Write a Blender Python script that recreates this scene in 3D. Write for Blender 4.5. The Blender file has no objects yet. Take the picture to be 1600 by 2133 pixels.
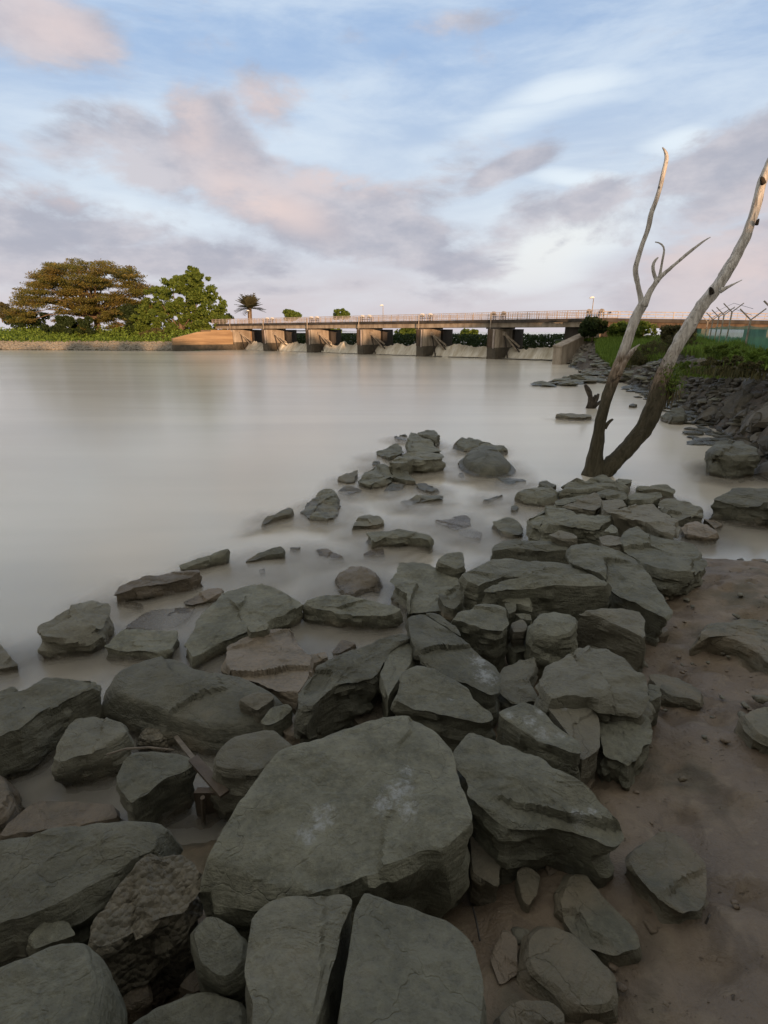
import bpy, math, random
import numpy as np
from mathutils import Vector, Matrix

# ------------------------------------------------------------------ camera, sky, sun, exposure
S = bpy.context.scene
COL = S.collection
FPX, CX, CY = 1100.0, 800.0, 1066.5          # focal length and centre in photo pixels
CAMZ = 2.4
TH = math.atan(376.0 / FPX)
cam_d = bpy.data.cameras.new('camera'); cam = bpy.data.objects.new('camera', cam_d); COL.objects.link(cam)
cam_d.sensor_fit = 'HORIZONTAL'; cam_d.sensor_width = 36; cam_d.lens = 36 * FPX / 1600
cam_d.clip_start = 0.05; cam_d.clip_end = 6000
cam.location = (0, 0, CAMZ); cam.rotation_euler = (math.pi / 2 - TH, 0, 0)
S.camera = cam
S.view_settings.view_transform = 'Standard'; S.view_settings.look = 'None'
S.view_settings.exposure = 0.38; S.view_settings.gamma = 1; S.view_settings.use_curve_mapping = False
try:
    S.cycles.transparent_max_bounces = 16; S.cycles.max_bounces = 8
except Exception: pass

SUN_EL = math.radians(3.6); SUN_AZ = math.radians(159)      # clockwise from +Y: behind the camera, to the right
sdir = Vector((math.sin(SUN_AZ) * math.cos(SUN_EL), math.cos(SUN_AZ) * math.cos(SUN_EL), math.sin(SUN_EL)))
sun_d = bpy.data.lights.new('sun', 'SUN'); sun_d.energy = 4.6; sun_d.angle = math.radians(0.53); sun_d.color = (1.0, 0.60, 0.33)
sun = bpy.data.objects.new('sun', sun_d); COL.objects.link(sun)
sun.rotation_euler = sdir.to_track_quat('Z', 'Y').to_euler()

def ray(px, py):
    u = (px - CX) / FPX; v = (CY - py) / FPX
    return np.array([u, v * math.sin(TH) + math.cos(TH), v * math.cos(TH) - math.sin(TH)])
def P(px, py, z=0.0):
    d = ray(px, py); t = (z - CAMZ) / d[2]
    return np.array([d[0] * t, d[1] * t, z])
def PY(px, py, Y):
    d = ray(px, py); t = Y / d[1]
    return np.array([d[0] * t, Y, CAMZ + d[2] * t])
def azel(px, py):
    d = ray(px, py); return math.atan2(d[0], d[1]), math.atan2(d[2], math.hypot(d[0], d[1]))

class NT:
    """tiny node-graph helper"""
    def __init__(s, tree): s.t = tree; s.n = tree.nodes; s.l = tree.links
    def new(s, typ, **kw):
        n = s.n.new(typ)
        for k, v in kw.items(): setattr(n, k, v)
        return n
    def put(s, sock, v):
        if hasattr(v, 'is_output') or isinstance(v, bpy.types.NodeSocket): s.l.new(v, sock)
        elif v is not None:
            if sock.type == 'RGBA' and len(v) == 3: v = (*v, 1)
            sock.default_value = v
    def math(s, op, a, b=None, c=None, clamp=False):
        n = s.new('ShaderNodeMath', operation=op, use_clamp=clamp)
        s.put(n.inputs[0], a)
        if b is not None: s.put(n.inputs[1], b)
        if c is not None: s.put(n.inputs[2], c)
        return n.outputs[0]
    def mix(s, f, a, b, blend='MIX'):
        n = s.new('ShaderNodeMix', data_type='RGBA', blend_type=blend)
        s.put(n.inputs[0], f); s.put(n.inputs[6], a); s.put(n.inputs[7], b)
        return n.outputs[2]
    def ramp(s, x, lo, hi, a=0.0, b=1.0, smooth=True):
        n = s.new('ShaderNodeMapRange', interpolation_type='SMOOTHSTEP' if smooth else 'LINEAR')
        for i, v in enumerate((x, lo, hi, a, b)): s.put(n.inputs[i], v)
        return n.outputs[0]
    def noise(s, vec, scale, detail=4, rough=0.55, dist=0.0, col=False):
        n = s.new('ShaderNodeTexNoise')
        if vec is not None: s.put(n.inputs['Vector'], vec)
        s.put(n.inputs['Scale'], float(scale)); n.inputs['Detail'].default_value = detail
        n.inputs['Roughness'].default_value = rough; n.inputs['Distortion'].default_value = dist
        return n.outputs['Color' if col else 'Fac']
    def mapping(s, vec, scale=(1, 1, 1), loc=(0, 0, 0), rot=(0, 0, 0), typ='POINT'):
        n = s.new('ShaderNodeMapping', vector_type=typ); s.put(n.inputs[0], vec)
        n.inputs['Location'].default_value = loc; n.inputs['Rotation'].default_value = rot; n.inputs['Scale'].default_value = scale
        return n.outputs[0]

def srgb(r, g, b):
    f = lambda c: (c / 255 / 12.92) if c / 255 <= 0.04045 else ((c / 255 + 0.055) / 1.055) ** 2.4
    return (f(r), f(g), f(b))

def build_world():
    w = bpy.data.worlds.new('World'); S.world = w; w.use_nodes = True
    t = NT(w.node_tree); w.node_tree.nodes.clear()
    STR = 0.1
    tc = t.new('ShaderNodeTexCoord').outputs['Generated']
    sky = t.new('ShaderNodeTexSky', sky_type='NISHITA'); sky.sun_disc = False
    sky.sun_elevation = SUN_EL; sky.sun_rotation = SUN_AZ; sky.air_density = 1.0; sky.dust_density = 1.5; sky.ozone_density = 1.5
    sep = t.new('ShaderNodeSeparateXYZ'); t.put(sep.inputs[0], tc)
    az = t.math('ARCTAN2', sep.outputs[0], sep.outputs[1])
    hyp = t.math('SQRT', t.math('ADD', t.math('MULTIPLY', sep.outputs[0], sep.outputs[0]), t.math('MULTIPLY', sep.outputs[1], sep.outputs[1])))
    el = t.math('ARCTAN2', sep.outputs[2], hyp)
    cmb = t.new('ShaderNodeCombineXYZ'); t.put(cmb.inputs[0], az); t.put(cmb.inputs[1], el); ae = cmb.outputs[0]
    K = 1.0 / STR
    c = lambda *rgb: tuple(v * K for v in srgb(*rgb))
    # clear-air gradient with elevation (haze near the horizon to blue above), blended with the Nishita sky
    g1 = t.mix(t.ramp(el, 0.02, 0.22), c(190, 184, 192), c(186, 197, 212))
    g2 = t.mix(t.ramp(el, 0.16, 0.42), g1, c(146, 171, 205))
    g3 = t.mix(t.ramp(el, 0.38, 0.75), g2, c(126, 152, 190))
    # slightly deeper blue to the upper right
    g4 = t.mix(t.math('MULTIPLY', t.ramp(az, 0.05, 0.7), t.ramp(el, 0.3, 0.6)), g3, c(112, 139, 180))
    nish = t.mix(1.0, sky.outputs[0], (1.6, 1.6, 1.6), 'MULTIPLY')
    base = t.mix(0.1, g4, nish)
    # noise used to tear the clouds
    v3 = t.mapping(tc, scale=(1, 1, 2.3))
    warp = t.noise(v3, 2.2, 3, 0.5, col=True)
    wv = t.new('ShaderNodeVectorMath', operation='SUBTRACT'); t.put(wv.inputs[0], warp); wv.inputs[1].default_value = (0.5, 0.5, 0.5)
    ws = t.new('ShaderNodeVectorMath', operation='SCALE'); t.put(ws.inputs[0], wv.outputs[0]); ws.inputs['Scale'].default_value = 0.16
    aew = t.new('ShaderNodeVectorMath', operation='ADD'); t.put(aew.inputs[0], ae); t.put(aew.inputs[1], ws.outputs[0]); aew = aew.outputs[0]
    ns = t.noise(v3, 5.5, 9, 0.62, 0.25)
    ns2 = t.noise(t.mapping(tc, scale=(1, 1, 4.5), loc=(3, 1, 2)), 3.0, 7, 0.6, 0.3)
    def blobs(lst, vec):
        out = None
        for (px, py, rx, ry, rot, amp) in lst:
            a0, e0 = azel(px, py)
            a1, _ = azel(px + 30, py); _, e1 = azel(px, py - 30)
            ka = abs(a1 - a0) / 30; ke = abs(e1 - e0) / 30
            m = t.mapping(vec, loc=(a0, e0, 0), rot=(0, 0, math.radians(rot)), scale=(rx * ka, ry * ke, 1), typ='TEXTURE')
            ln = t.new('ShaderNodeVectorMath', operation='LENGTH'); t.put(ln.inputs[0], m)
            b = t.ramp(ln.outputs['Value'], 0.0, 1.75, amp, 0.0)
            out = b if out is None else t.math('MAXIMUM', out, b)
        return out
    # wispy high white
    white = blobs([(1180, 165, 190, 45, 8, .8), (1080, 235, 330, 55, 10, .7), (1390, 290, 90, 45, 0, .85), (1215, 400, 130, 30, -10, .9), (1130, 540, 260, 75, 8, .95),
                   (700, 290, 260, 90, 0, .5), (160, 330, 200, 60, 0, .45), (330, 400, 210, 60, -15, .6), (1000, 300, 240, 80, 10, .5), (300, 150, 160, 80, 0, .35),
                   (300, 560, 420, 50, 0, .55), (1390, 420, 90, 45, 0, .5), (860, 130, 200, 45, 10, .35)], aew)
    wm = t.ramp(t.math('ADD', white, t.math('MULTIPLY', t.math('SUBTRACT', ns2, 0.5), 1.0)), 0.12, 0.85)
    gen = t.math('MULTIPLY', t.ramp(ns2, 0.34, 0.68), 0.6)
    wm = t.math('MAXIMUM', wm, gen)
    col = t.mix(t.math('MULTIPLY', wm, .9), base, c(206, 216, 224))
    cream = blobs([(1150, 530, 230, 75, 8, .8)], aew)
    col = t.mix(t.math('MULTIPLY', t.math('MULTIPLY', cream, wm), .7), col, c(216, 214, 208))
    # grey-mauve clouds
    mauve = blobs([(70, 60, 210, 90, -25, .75), (210, 270, 190, 55, 5, .62), (400, 260, 110, 75, -30, .85), (500, 330, 170, 90, -30, .95), (585, 215, 85, 55, -15, .72),
                   (620, 420, 170, 75, -20, 1.0), (760, 400, 190, 70, 0, .95), (780, 480, 240, 75, -8, 1.0), (880, 520, 170, 50, 0, .9),
                   (80, 430, 290, 95, 5, 1.0), (300, 510, 320, 60, -5, .85), (300, 300, 160, 60, -10, .8), (180, 390, 200, 50, 0, .75), (1065, 362, 110, 32, 14, .85), (1080, 480, 120, 48, 10, .68), (1010, 525, 120, 35, 0, .65),
                   (1240, 440, 115, 45, 15, .8), (1160, 535, 40, 18, 20, .5), (1560, 330, 240, 110, 20, 1.1), (1500, 440, 190, 70, 10, .95), (1560, 560, 220, 110, 0, .95),
                   (1450, 610, 260, 45, 0, .6), (60, 560, 260, 45, 0, .5), (560, 600, 600, 26, 0, .5), (-150, 300, 200, 80, 0, .8), (960, 15, 120, 30, 0, .45), (740, 60, 40, 30, 0, .3)], aew)
    away = t.math('MULTIPLY', t.ramp(t.math('ABSOLUTE', az), 0.75, 1.2), t.ramp(ns2, 0.30, 0.50))
    up = t.math('MULTIPLY', t.ramp(el, 0.72, 1.0), t.ramp(ns2, 0.30, 0.50))
    mauve = t.math('MAXIMUM', mauve, t.math('MAXIMUM', away, up))
    md = t.math('ADD', mauve, t.math('MULTIPLY', t.math('SUBTRACT', ns, 0.5), 2.2))
    mm = t.ramp(md, 0.10, 0.66)
    shade = t.ramp(t.noise(t.mapping(v3, loc=(0, 0, .12)), 7, 6, .6), 0.35, 0.68)
    mcol = t.mix(shade, c(154, 156, 168), c(185, 182, 188))
    peach = blobs([(90, 60, 130, 70, -25, .7), (370, 230, 100, 50, -30, .9), (590, 210, 85, 45, 0, .9), (560, 390, 130, 60, -25, 1.0), (640, 280, 70, 30, 0, .8), (760, 350, 170, 35, 0, .75),
                   (110, 370, 130, 30, 0, .7), (1540, 470, 140, 60, 10, .8), (1570, 590, 200, 70, 0, .75), (1420, 560, 130, 50, 0, .6)], aew)
    mcol = t.mix(t.math('MULTIPLY', peach, t.ramp(ns, 0.3, 0.62), clamp=True), mcol, c(206, 188, 184))
    mcol = t.mix(t.math('MAXIMUM', away, up), mcol, c(196, 190, 176))
    col = t.mix(t.math('MULTIPLY', mm, .92), col, mcol)
    # afterglow on the clouds around the low sun, behind the camera
    glow = t.math('MULTIPLY', t.ramp(t.math('ABSOLUTE', az), 1.3, 2.9), t.ramp(el, 0.95, 0.05))
    col = t.mix(t.math('MULTIPLY', glow, .4), col, c(226, 194, 150))
    # pink haze band low over the horizon
    col = t.mix(t.math('MULTIPLY', t.ramp(el, 0.14, 0.0), .55), col, c(188, 180, 184))
    # below the horizon: dull ground tone
    col = t.mix(t.ramp(el, -0.002, -0.05), col, c(110, 104, 98))
    bg = t.new('ShaderNodeBackground'); t.put(bg.inputs[0], col); bg.inputs[1].default_value = STR
    out = t.new('ShaderNodeOutputWorld'); t.l.new(bg.outputs[0], out.inputs[0])
build_world()

# ------------------------------------------------------------------ helpers
rng = np.random.default_rng(7)
random.seed(7)
def tag(o, label=None, cat=None, group=None, kind=None):
    if label: o['label'] = label
    if cat: o['category'] = cat
    if group: o['group'] = group
    if kind: o['kind'] = kind
    return o
def empty(name, loc, label, cat, group=None):
    o = bpy.data.objects.new(name, None); o.empty_display_size = 0.2; COL.objects.link(o); o.location = loc
    return tag(o, label, cat, group)

def _hash(ix, iy, iz, seed):
    h = (ix * 374761393 + iy * 668265263 + iz * 2147483647 + seed * 1274126177) & 0xFFFFFFFF
    h = ((h ^ (h >> 13)) * 1274126177) & 0xFFFFFFFF
    h = ((h ^ (h >> 16)) * 2246822519) & 0xFFFFFFFF
    return ((h ^ (h >> 15)) & 0xFFFFFF) / float(0xFFFFFF)
def vn(p, seed=0):
    p = np.asarray(p, float); i = np.floor(p).astype(np.int64); f = p - i; f = f * f * f * (f * (f * 6 - 15) + 10)
    r = 0
    for dx in (0, 1):
        wx = f[:, 0] if dx else 1 - f[:, 0]
        for dy in (0, 1):
            wy = f[:, 1] if dy else 1 - f[:, 1]
            for dz in (0, 1):
                wz = f[:, 2] if dz else 1 - f[:, 2]
                r = r + wx * wy * wz * _hash(i[:, 0] + dx, i[:, 1] + dy, i[:, 2] + dz, seed)
    return r * 2 - 1
def fbm(p, seed=0, oct=4, gain=.5):
    p = np.asarray(p, float); a = 1; r = 0; s = 0
    for k in range(oct):
        r = r + a * vn(p * (2.03 ** k) + k * 17.3, seed + k); s += a; a *= gain
    return r / s

def mesh(name, verts, faces, mat=None, smooth=False, attrs=None, sharp=None):
    me = bpy.data.meshes.new(name)
    verts = np.asarray(verts, np.float32)
    if isinstance(faces, np.ndarray) and faces.ndim == 2:
        nf, k = faces.shape
        me.vertices.add(len(verts)); me.vertices.foreach_set('co', verts.ravel())
        me.loops.add(nf * k); me.polygons.add(nf)
        me.loops.foreach_set('vertex_index', faces.astype(np.int32).ravel())
        me.polygons.foreach_set('loop_start', np.arange(0, nf * k, k, dtype=np.int32))
        me.polygons.foreach_set('loop_total', np.full(nf, k, np.int32))
        me.update(calc_edges=True)
    else:
        me.from_pydata([tuple(v) for v in verts.tolist()], [], [tuple(int(i) for i in f) for f in faces]); me.update()
    me.validate()
    if smooth: me.polygons.foreach_set('use_smooth', np.ones(len(me.polygons), bool))
    if attrs:
        for k, v in attrs.items():
            a = me.attributes.new(k, 'FLOAT', 'POINT'); a.data.foreach_set('value', np.asarray(v, np.float32))
    if sharp: me.set_sharp_from_angle(angle=math.radians(sharp))
    if mat: me.materials.append(mat)
    return me
def obj(name, me, parent=None, loc=None, rot=None):
    o = bpy.data.objects.new(name, me); COL.objects.link(o)
    if parent is not None: o.parent = parent
    if loc is not None: o.location = loc
    if rot is not None: o.rotation_euler = rot
    return o

class MB:
    """collects boxes, bars and tubes into one mesh"""
    def __init__(s): s.v = []; s.f = []
    def add(s, vs, fs):
        n = len(s.v); s.v += [tuple(float(c) for c in v) for v in vs]; s.f += [tuple(i + n for i in f) for f in fs]; return s
    def box(s, o, ax, ay, az_, lo, hi):
        """box in the frame (o; ax, ay, az)"""
        o, ax, ay, az_ = (np.array(q, float) for q in (o, ax, ay, az_)); vs = []
        for k in range(8):
            a, b, c = (hi if k & 1 else lo)[0], (hi if k & 2 else lo)[1], (hi if k & 4 else lo)[2]
            vs.append(o + ax * a + ay * b + az_ * c)
        return s.add(vs, [(0, 2, 3, 1), (4, 5, 7, 6), (0, 1, 5, 4), (2, 6, 7, 3), (0, 4, 6, 2), (1, 3, 7, 5)])
    def tube(s, pts, rads, n=8, cap=True):
        pts = [np.array(p, float) for p in pts]; base = len(s.v); rings = []
        prev = None
        for i, p in enumerate(pts):
            d = pts[min(i + 1, len(pts) - 1)] - pts[max(i - 1, 0)]; d /= (np.linalg.norm(d) + 1e-9)
            if prev is None:
                a = np.cross(d, [0, 0, 1.0]) if abs(d[2]) < .9 else np.cross(d, [1.0, 0, 0])
            else: a = prev - d * prev.dot(d)
            a /= np.linalg.norm(a) + 1e-9; b = np.cross(d, a); prev = a
            r = rads[i] if hasattr(rads, '__len__') else rads
            rings.append([p + (a * math.cos(2 * math.pi * k / n) + b * math.sin(2 * math.pi * k / n)) * r for k in range(n)])
        vs = [v for rg in rings for v in rg]; fs = []
        for i in range(len(pts) - 1):
            for k in range(n): fs.append((i * n + k, i * n + (k + 1) % n, (i + 1) * n + (k + 1) % n, (i + 1) * n + k))
        if cap: fs.append(tuple(range(n))[::-1]); fs.append(tuple((len(pts) - 1) * n + k for k in range(n)))
        return s.add(vs, fs)
    def build(s, name, mat, parent=None, loc=None, smooth=False, sharp=None, origin=None):
        v = np.array(s.v, float)
        if origin is not None: v = v - np.array(origin)
        o = obj(name, mesh(name, v, s.f, mat, smooth, sharp=sharp), parent, loc)
        return o

# ------------------------------------------------------------------ materials
def mat(name):
    m = bpy.data.materials.new(name); m.use_nodes = True; m.node_tree.nodes.clear(); t = NT(m.node_tree)
    out = t.new('ShaderNodeOutputMaterial'); b = t.new('ShaderNodeBsdfPrincipled'); t.l.new(b.outputs[0], out.inputs[0])
    return m, t, b, out
def objpos(t):
    return t.new('ShaderNodeNewGeometry').outputs['Position']
def bump(t, b, h, dist, strength=1.0):
    n = t.new('ShaderNodeBump'); n.inputs['Strength'].default_value = strength; n.inputs['Distance'].default_value = dist
    t.put(n.inputs['Height'], h); t.l.new(n.outputs[0], b.inputs['Normal'])
def attr(t, name):
    n = t.new('ShaderNodeAttribute'); n.attribute_name = name; return n.outputs['Fac']

def rock_mat(name, c1, c2, mudc, rough=.62, bscale=1.0, spec=.5, coarse=False):
    m, t, b, _ = mat(name); p = objpos(t)
    rnd = t.new('ShaderNodeObjectInfo').outputs['Random']
    n1 = t.noise(p, 5, 6, .6); n2 = t.noise(p, 38, 6, .65); n3 = t.noise(p, 1.7, 3, .5)
    col = t.mix(t.ramp(n1, .32, .68), c1, c2)
    col = t.mix(t.math('MULTIPLY', t.ramp(n2, .45, .75), .45), col, tuple(v * 1.55 for v in c2))
    col = t.mix(t.math('MULTIPLY', t.ramp(n2, .48, .28), .55), col, tuple(v * .5 for v in c1))
    hv = t.new('ShaderNodeHueSaturation'); t.put(hv.inputs['Color'], col)
    t.put(hv.inputs['Value'], t.math('MULTIPLY_ADD', rnd, .5, .75)); col = hv.outputs[0]
    r2 = t.math('FRACT', t.math('MULTIPLY', rnd, 7.31)); col = t.mix(t.math('MULTIPLY', t.ramp(r2, .55, 1.0), .5), col, (.17, .15, .115))
    blot = t.noise(p, 3.1, 5, .7, .8); col = t.mix(t.math('MULTIPLY', t.ramp(blot, .56, .66), .35), col, (.06, .062, .045))
    # dried silt coat, thicker where the tide reaches
    mud = t.math('ADD', attr(t, 'mud'), t.math('MULTIPLY', t.math('SUBTRACT', n1, .5), 1.1))
    mud = t.math('ADD', mud, t.math('MULTIPLY', t.math('SUBTRACT', n3, .5), .9))
    col = t.mix(t.math('MULTIPLY', t.ramp(mud, .35, .95), .85), col, mudc)
    # pale droppings / lime crust
    nw = t.noise(p, 34, 8, .78, .4)
    w = t.math('ADD', t.math('MULTIPLY', attr(t, 'white'), .8), t.math('MULTIPLY', t.math('SUBTRACT', nw, .5), 3.4))
    col = t.mix(t.math('MULTIPLY', t.math('MULTIPLY', t.ramp(w, .20, 1.25), t.ramp(attr(t, 'white'), .0, .6)), .62), col, (.40, .43, .45))
    # dark wet tide band just above the water
    sz_ = t.new('ShaderNodeSeparateXYZ'); t.put(sz_.inputs[0], p)
    wet = t.ramp(t.math('ADD', sz_.outputs[2], t.math('MULTIPLY', t.math('SUBTRACT', n1, .5), .10)), .085, .035)
    col = t.mix(t.math('MULTIPLY', wet, .6), col, (.032, .030, .022))
    t.put(b.inputs['Base Color'], col); t.put(b.inputs['Roughness'], t.math('MULTIPLY_ADD', wet, -.3, t.ramp(n2, .3, .7, rough - .1, rough + .15))); b.inputs['Specular IOR Level'].default_value = spec
    strat = t.noise(t.mapping(p, scale=(1, 1.0, 5), rot=(.25, .3, 0)), 7, 5, .6, .5)
    fine = t.noise(p, 90, 5, .7)
    vor = t.new('ShaderNodeTexVoronoi'); vor.feature = 'DISTANCE_TO_EDGE'; vor.inputs['Scale'].default_value = 3.3
    wv = t.new('ShaderNodeVectorMath', operation='ADD'); t.put(wv.inputs[0], p); nc = t.noise(p, 4, 4, .6, col=True); sc = t.new('ShaderNodeVectorMath', operation='SCALE'); t.put(sc.inputs[0], nc); sc.inputs['Scale'].default_value = .35; t.put(wv.inputs[1], sc.outputs[0])
    t.put(vor.inputs['Vector'], wv.outputs[0])
    crack = t.math('MULTIPLY', t.math('MULTIPLY', t.ramp(vor.outputs['Distance'], 0, .022), t.ramp(n3, .42, .6)), .22)
    h = t.math('ADD', t.math('MULTIPLY', strat, .9), t.math('ADD', t.math('MULTIPLY', n2, .55), t.math('MULTIPLY', fine, .16)))
    h = t.math('ADD', h, crack); h = t.math('ADD', h, t.math('MULTIPLY', t.ramp(blot, .5, .62), .25))
    if coarse:
        v2 = t.new('ShaderNodeTexVoronoi'); v2.inputs['Scale'].default_value = 42; t.put(v2.inputs['Vector'], p)
        h = t.math('ADD', h, t.math('MULTIPLY', t.math('SUBTRACT', 1.0, v2.outputs['Distance']), 1.0))
    bump(t, b, h, .022 * bscale, .8)
    return m
M = {}
M['rock'] = rock_mat('grey_rock', (.084, .085, .061), (.145, .145, .108), (.165, .136, .092))
M['brown_rock'] = rock_mat('brown_rock', (.115, .095, .067), (.18, .148, .108), (.18, .142, .10), .5)
M['conglomerate'] = rock_mat('conglomerate', (.105, .094, .066), (.19, .17, .125), (.17, .135, .095), .75, 2.2, coarse=True)
M['far_rock'] = rock_mat('bank_rock', (.15, .142, .125), (.30, .285, .25), (.10, .085, .07), .7)
M['dark_rock'] = rock_mat('dark_bank_rock', (.038, .035, .027), (.095, .086, .066), (.07, .058, .045), .6)

def simple(name, c1, c2, scale=6, rough=.8, bd=.01, spec=.4, detail=6, metallic=0, stretch=(1, 1, 1), bsc=4):
    m, t, b, _ = mat(name); p = t.mapping(objpos(t), scale=stretch)
    n = t.noise(p, scale, detail, .62); col = t.mix(t.ramp(n, .3, .7), c1, c2)
    t.put(b.inputs['Base Color'], col); b.inputs['Roughness'].default_value = rough; b.inputs['Metallic'].default_value = metallic
    b.inputs['Specular IOR Level'].default_value = spec
    if bd: bump(t, b, t.noise(p, scale * bsc, 5, .65), bd)
    return m

def mud_mat():
    m, t, b, _ = mat('wet_mud'); p = objpos(t)
    n1 = t.noise(p, 1.3, 5, .6); n2 = t.noise(p, 9, 6, .65, .4); n3 = t.noise(t.mapping(p, scale=(1, 1.6, 1)), 26, 4, .6)
    col = t.mix(t.ramp(n1, .3, .7), (.120, .090, .062), (.215, .168, .118))
    col = t.mix(t.math('MULTIPLY', t.ramp(n2, .5, .7), .45), col, (.25, .205, .142))
    col = t.mix(t.math('MULTIPLY', t.ramp(n3, .66, .74), .7), col, (.035, .03, .026))
    col = t.mix(t.math('MULTIPLY', t.ramp(n1, .52, .66), .8), col, (.075, .070, .046)); n4 = t.noise(p, 2.6, 5, .65, .6); col = t.mix(t.math('MULTIPLY', t.ramp(n4, .54, .66), .55), col, (.07, .052, .036))
    t.put(b.inputs['Base Color'], col)
    t.put(b.inputs['Roughness'], t.ramp(n1, .35, .62, .30, .70)); b.inputs['Specular IOR Level'].default_value = .45
    lump = t.math('ADD', t.math('MULTIPLY', n2, 1.0), t.math('MULTIPLY', t.noise(p, 60, 5, .7), .25))
    bump(t, b, t.math('SUBTRACT', lump, t.math('MULTIPLY', t.ramp(n3, .64, .74), .35)), .03, .75)
    return m
M['mud'] = mud_mat()

def water_mat(name, alpha, diff, rough=.19, bumpd=.02, edge=None):
    m, t, b, out = mat(name); p = objpos(t)
    n = t.noise(t.mapping(p, scale=(.25, 1.0, 1)), .35, 4, .55, .3)
    n_big = t.noise(t.mapping(p, scale=(.05, .3, 1)), .5, 4, .6, .5)
    col = t.mix(t.ramp(n_big, .35, .68), diff, tuple(v * .80 for v in diff))
    # foreground shade put into the water colour, darker towards the camera; the open river is milky with silt
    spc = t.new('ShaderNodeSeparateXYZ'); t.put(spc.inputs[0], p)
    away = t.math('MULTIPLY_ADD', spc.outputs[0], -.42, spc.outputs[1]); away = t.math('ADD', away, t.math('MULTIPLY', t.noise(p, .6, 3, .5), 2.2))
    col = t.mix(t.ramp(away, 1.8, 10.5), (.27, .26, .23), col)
    t.put(b.inputs['Base Color'], col); b.inputs['Roughness'].default_value = rough; b.inputs['IOR'].default_value = 1.45
    b.inputs['Specular IOR Level'].default_value = .62
    n2 = t.noise(t.mapping(p, scale=(.35, 1.3, 1)), 1.5, 5, .6, .4)
    sp = t.new('ShaderNodeSeparateXYZ'); t.put(sp.inputs[0], p)
    k = t.ramp(sp.outputs[1], 14, 60)
    h = t.math('ADD', t.math('MULTIPLY', n, .5), t.math('MULTIPLY', n2, t.math('MULTIPLY_ADD', k, 2.2, .12)))
    if bumpd: bump(t, b, h, bumpd, .8)
    if alpha < 1:
        a = t.ramp(t.noise(p, 2.2, 2, .5), .3, .7, alpha * .75, min(1, alpha * 1.25))
        if edge: a = t.math('MULTIPLY', a, attr(t, 'edge'))
        t.put(b.inputs['Alpha'], a)
    return m
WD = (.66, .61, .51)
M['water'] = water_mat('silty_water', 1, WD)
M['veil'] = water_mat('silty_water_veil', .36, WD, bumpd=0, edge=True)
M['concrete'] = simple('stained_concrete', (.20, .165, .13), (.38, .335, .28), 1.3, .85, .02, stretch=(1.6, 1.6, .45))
M['wet_concrete'] = simple('wet_concrete', (.05, .045, .035), (.10, .085, .065), 1.6, .6, .02)
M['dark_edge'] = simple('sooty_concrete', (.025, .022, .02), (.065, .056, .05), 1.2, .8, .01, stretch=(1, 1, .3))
M['wall'] = simple('ochre_wall', (.22, .145, .085), (.36, .255, .155), .8, .85, .02, stretch=(.25, .25, 3))
M['paint'] = simple('pale_paint', (.30, .26, .245), (.44, .39, .37), 3, .5, 0)
M['steel'] = simple('weathered_steel', (.22, .19, .16), (.42, .37, .31), 5, .6, .003, metallic=.1)
M['dark_steel'] = simple('dark_steel', (.03, .028, .026), (.07, .06, .055), 5, .5, 0, metallic=.3)
M['lampglass'] = simple('pale_lamp_shade', (.8, .8, .78), (.85, .85, .83), 3, .3, 0)
M['wood'] = simple('brown_plank', (.06, .046, .034), (.11, .085, .062), 9, .55, .004, stretch=(1, 1, 1))
M['twig'] = simple('grey_twig', (.10, .085, .065), (.19, .16, .125), 14, .8, .002)
M['pink'] = simple('pale_pink_stone', (.50, .36, .32), (.66, .52, .48), 3, .8, .01)
M['soil'] = simple('bank_soil', (.045, .037, .028), (.12, .10, .08), 2.2, .85, .06)
M['land'] = simple('grassy_land', (.030, .055, .014), (.085, .115, .035), .6, .9, .1)
M['trunk'] = simple('live_bark', (.09, .065, .045), (.2, .15, .1), 3, .9, .03)

def leaf_mat(name, c1, c2, c3=None, trans=.35):
    m, t, b, out = mat(name); a = attr(t, 'tint')
    p = objpos(t); big = t.ramp(t.noise(p, .35, 3, .5), .35, .65)
    col = t.mix(a, c1, c2)
    if c3: col = t.mix(t.math('MULTIPLY', big, .7), col, c3)
    t.put(b.inputs['Base Color'], col); b.inputs['Roughness'].default_value = .65; b.inputs['Specular IOR Level'].default_value = .25
    tr = t.new('ShaderNodeBsdfTranslucent'); t.put(tr.inputs[0], col)
    mx = t.new('ShaderNodeMixShader'); mx.inputs[0].default_value = trans
    t.l.new(b.outputs[0], mx.inputs[1]); t.l.new(tr.outputs[0], mx.inputs[2]); t.l.new(mx.outputs[0], out.inputs[0])
    return m
M['leaf_rust'] = leaf_mat('rusty_leaves', (.12, .10, .028), (.26, .20, .06), (.14, .16, .035))
M['leaf_green'] = leaf_mat('green_leaves', (.06, .105, .018), (.15, .205, .035))
M['leaf_dark'] = leaf_mat('dark_leaves', (.018, .035, .012), (.045, .07, .022))
M['leaf_palm'] = leaf_mat('palm_leaves', (.05, .055, .03), (.11, .105, .06))
M['grass'] = leaf_mat('bank_grass', (.09, .15, .02), (.20, .30, .055))
M['dry_grass'] = leaf_mat('dry_grass', (.08, .07, .035), (.16, .13, .07))
M['scrub'] = leaf_mat('brown_scrub', (.05, .055, .022), (.13, .115, .05))

def net_mat():
    m, t, b, out = mat('green_netting'); p = objpos(t)
    t.put(b.inputs['Base Color'], t.mix(t.ramp(t.noise(p, 1.2, 4, .6), .3, .7), (.03, .17, .115), (.07, .29, .20))); b.inputs['Roughness'].default_value = .7
    b.inputs['Alpha'].default_value = .68
    return m
M['net'] = net_mat()

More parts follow.
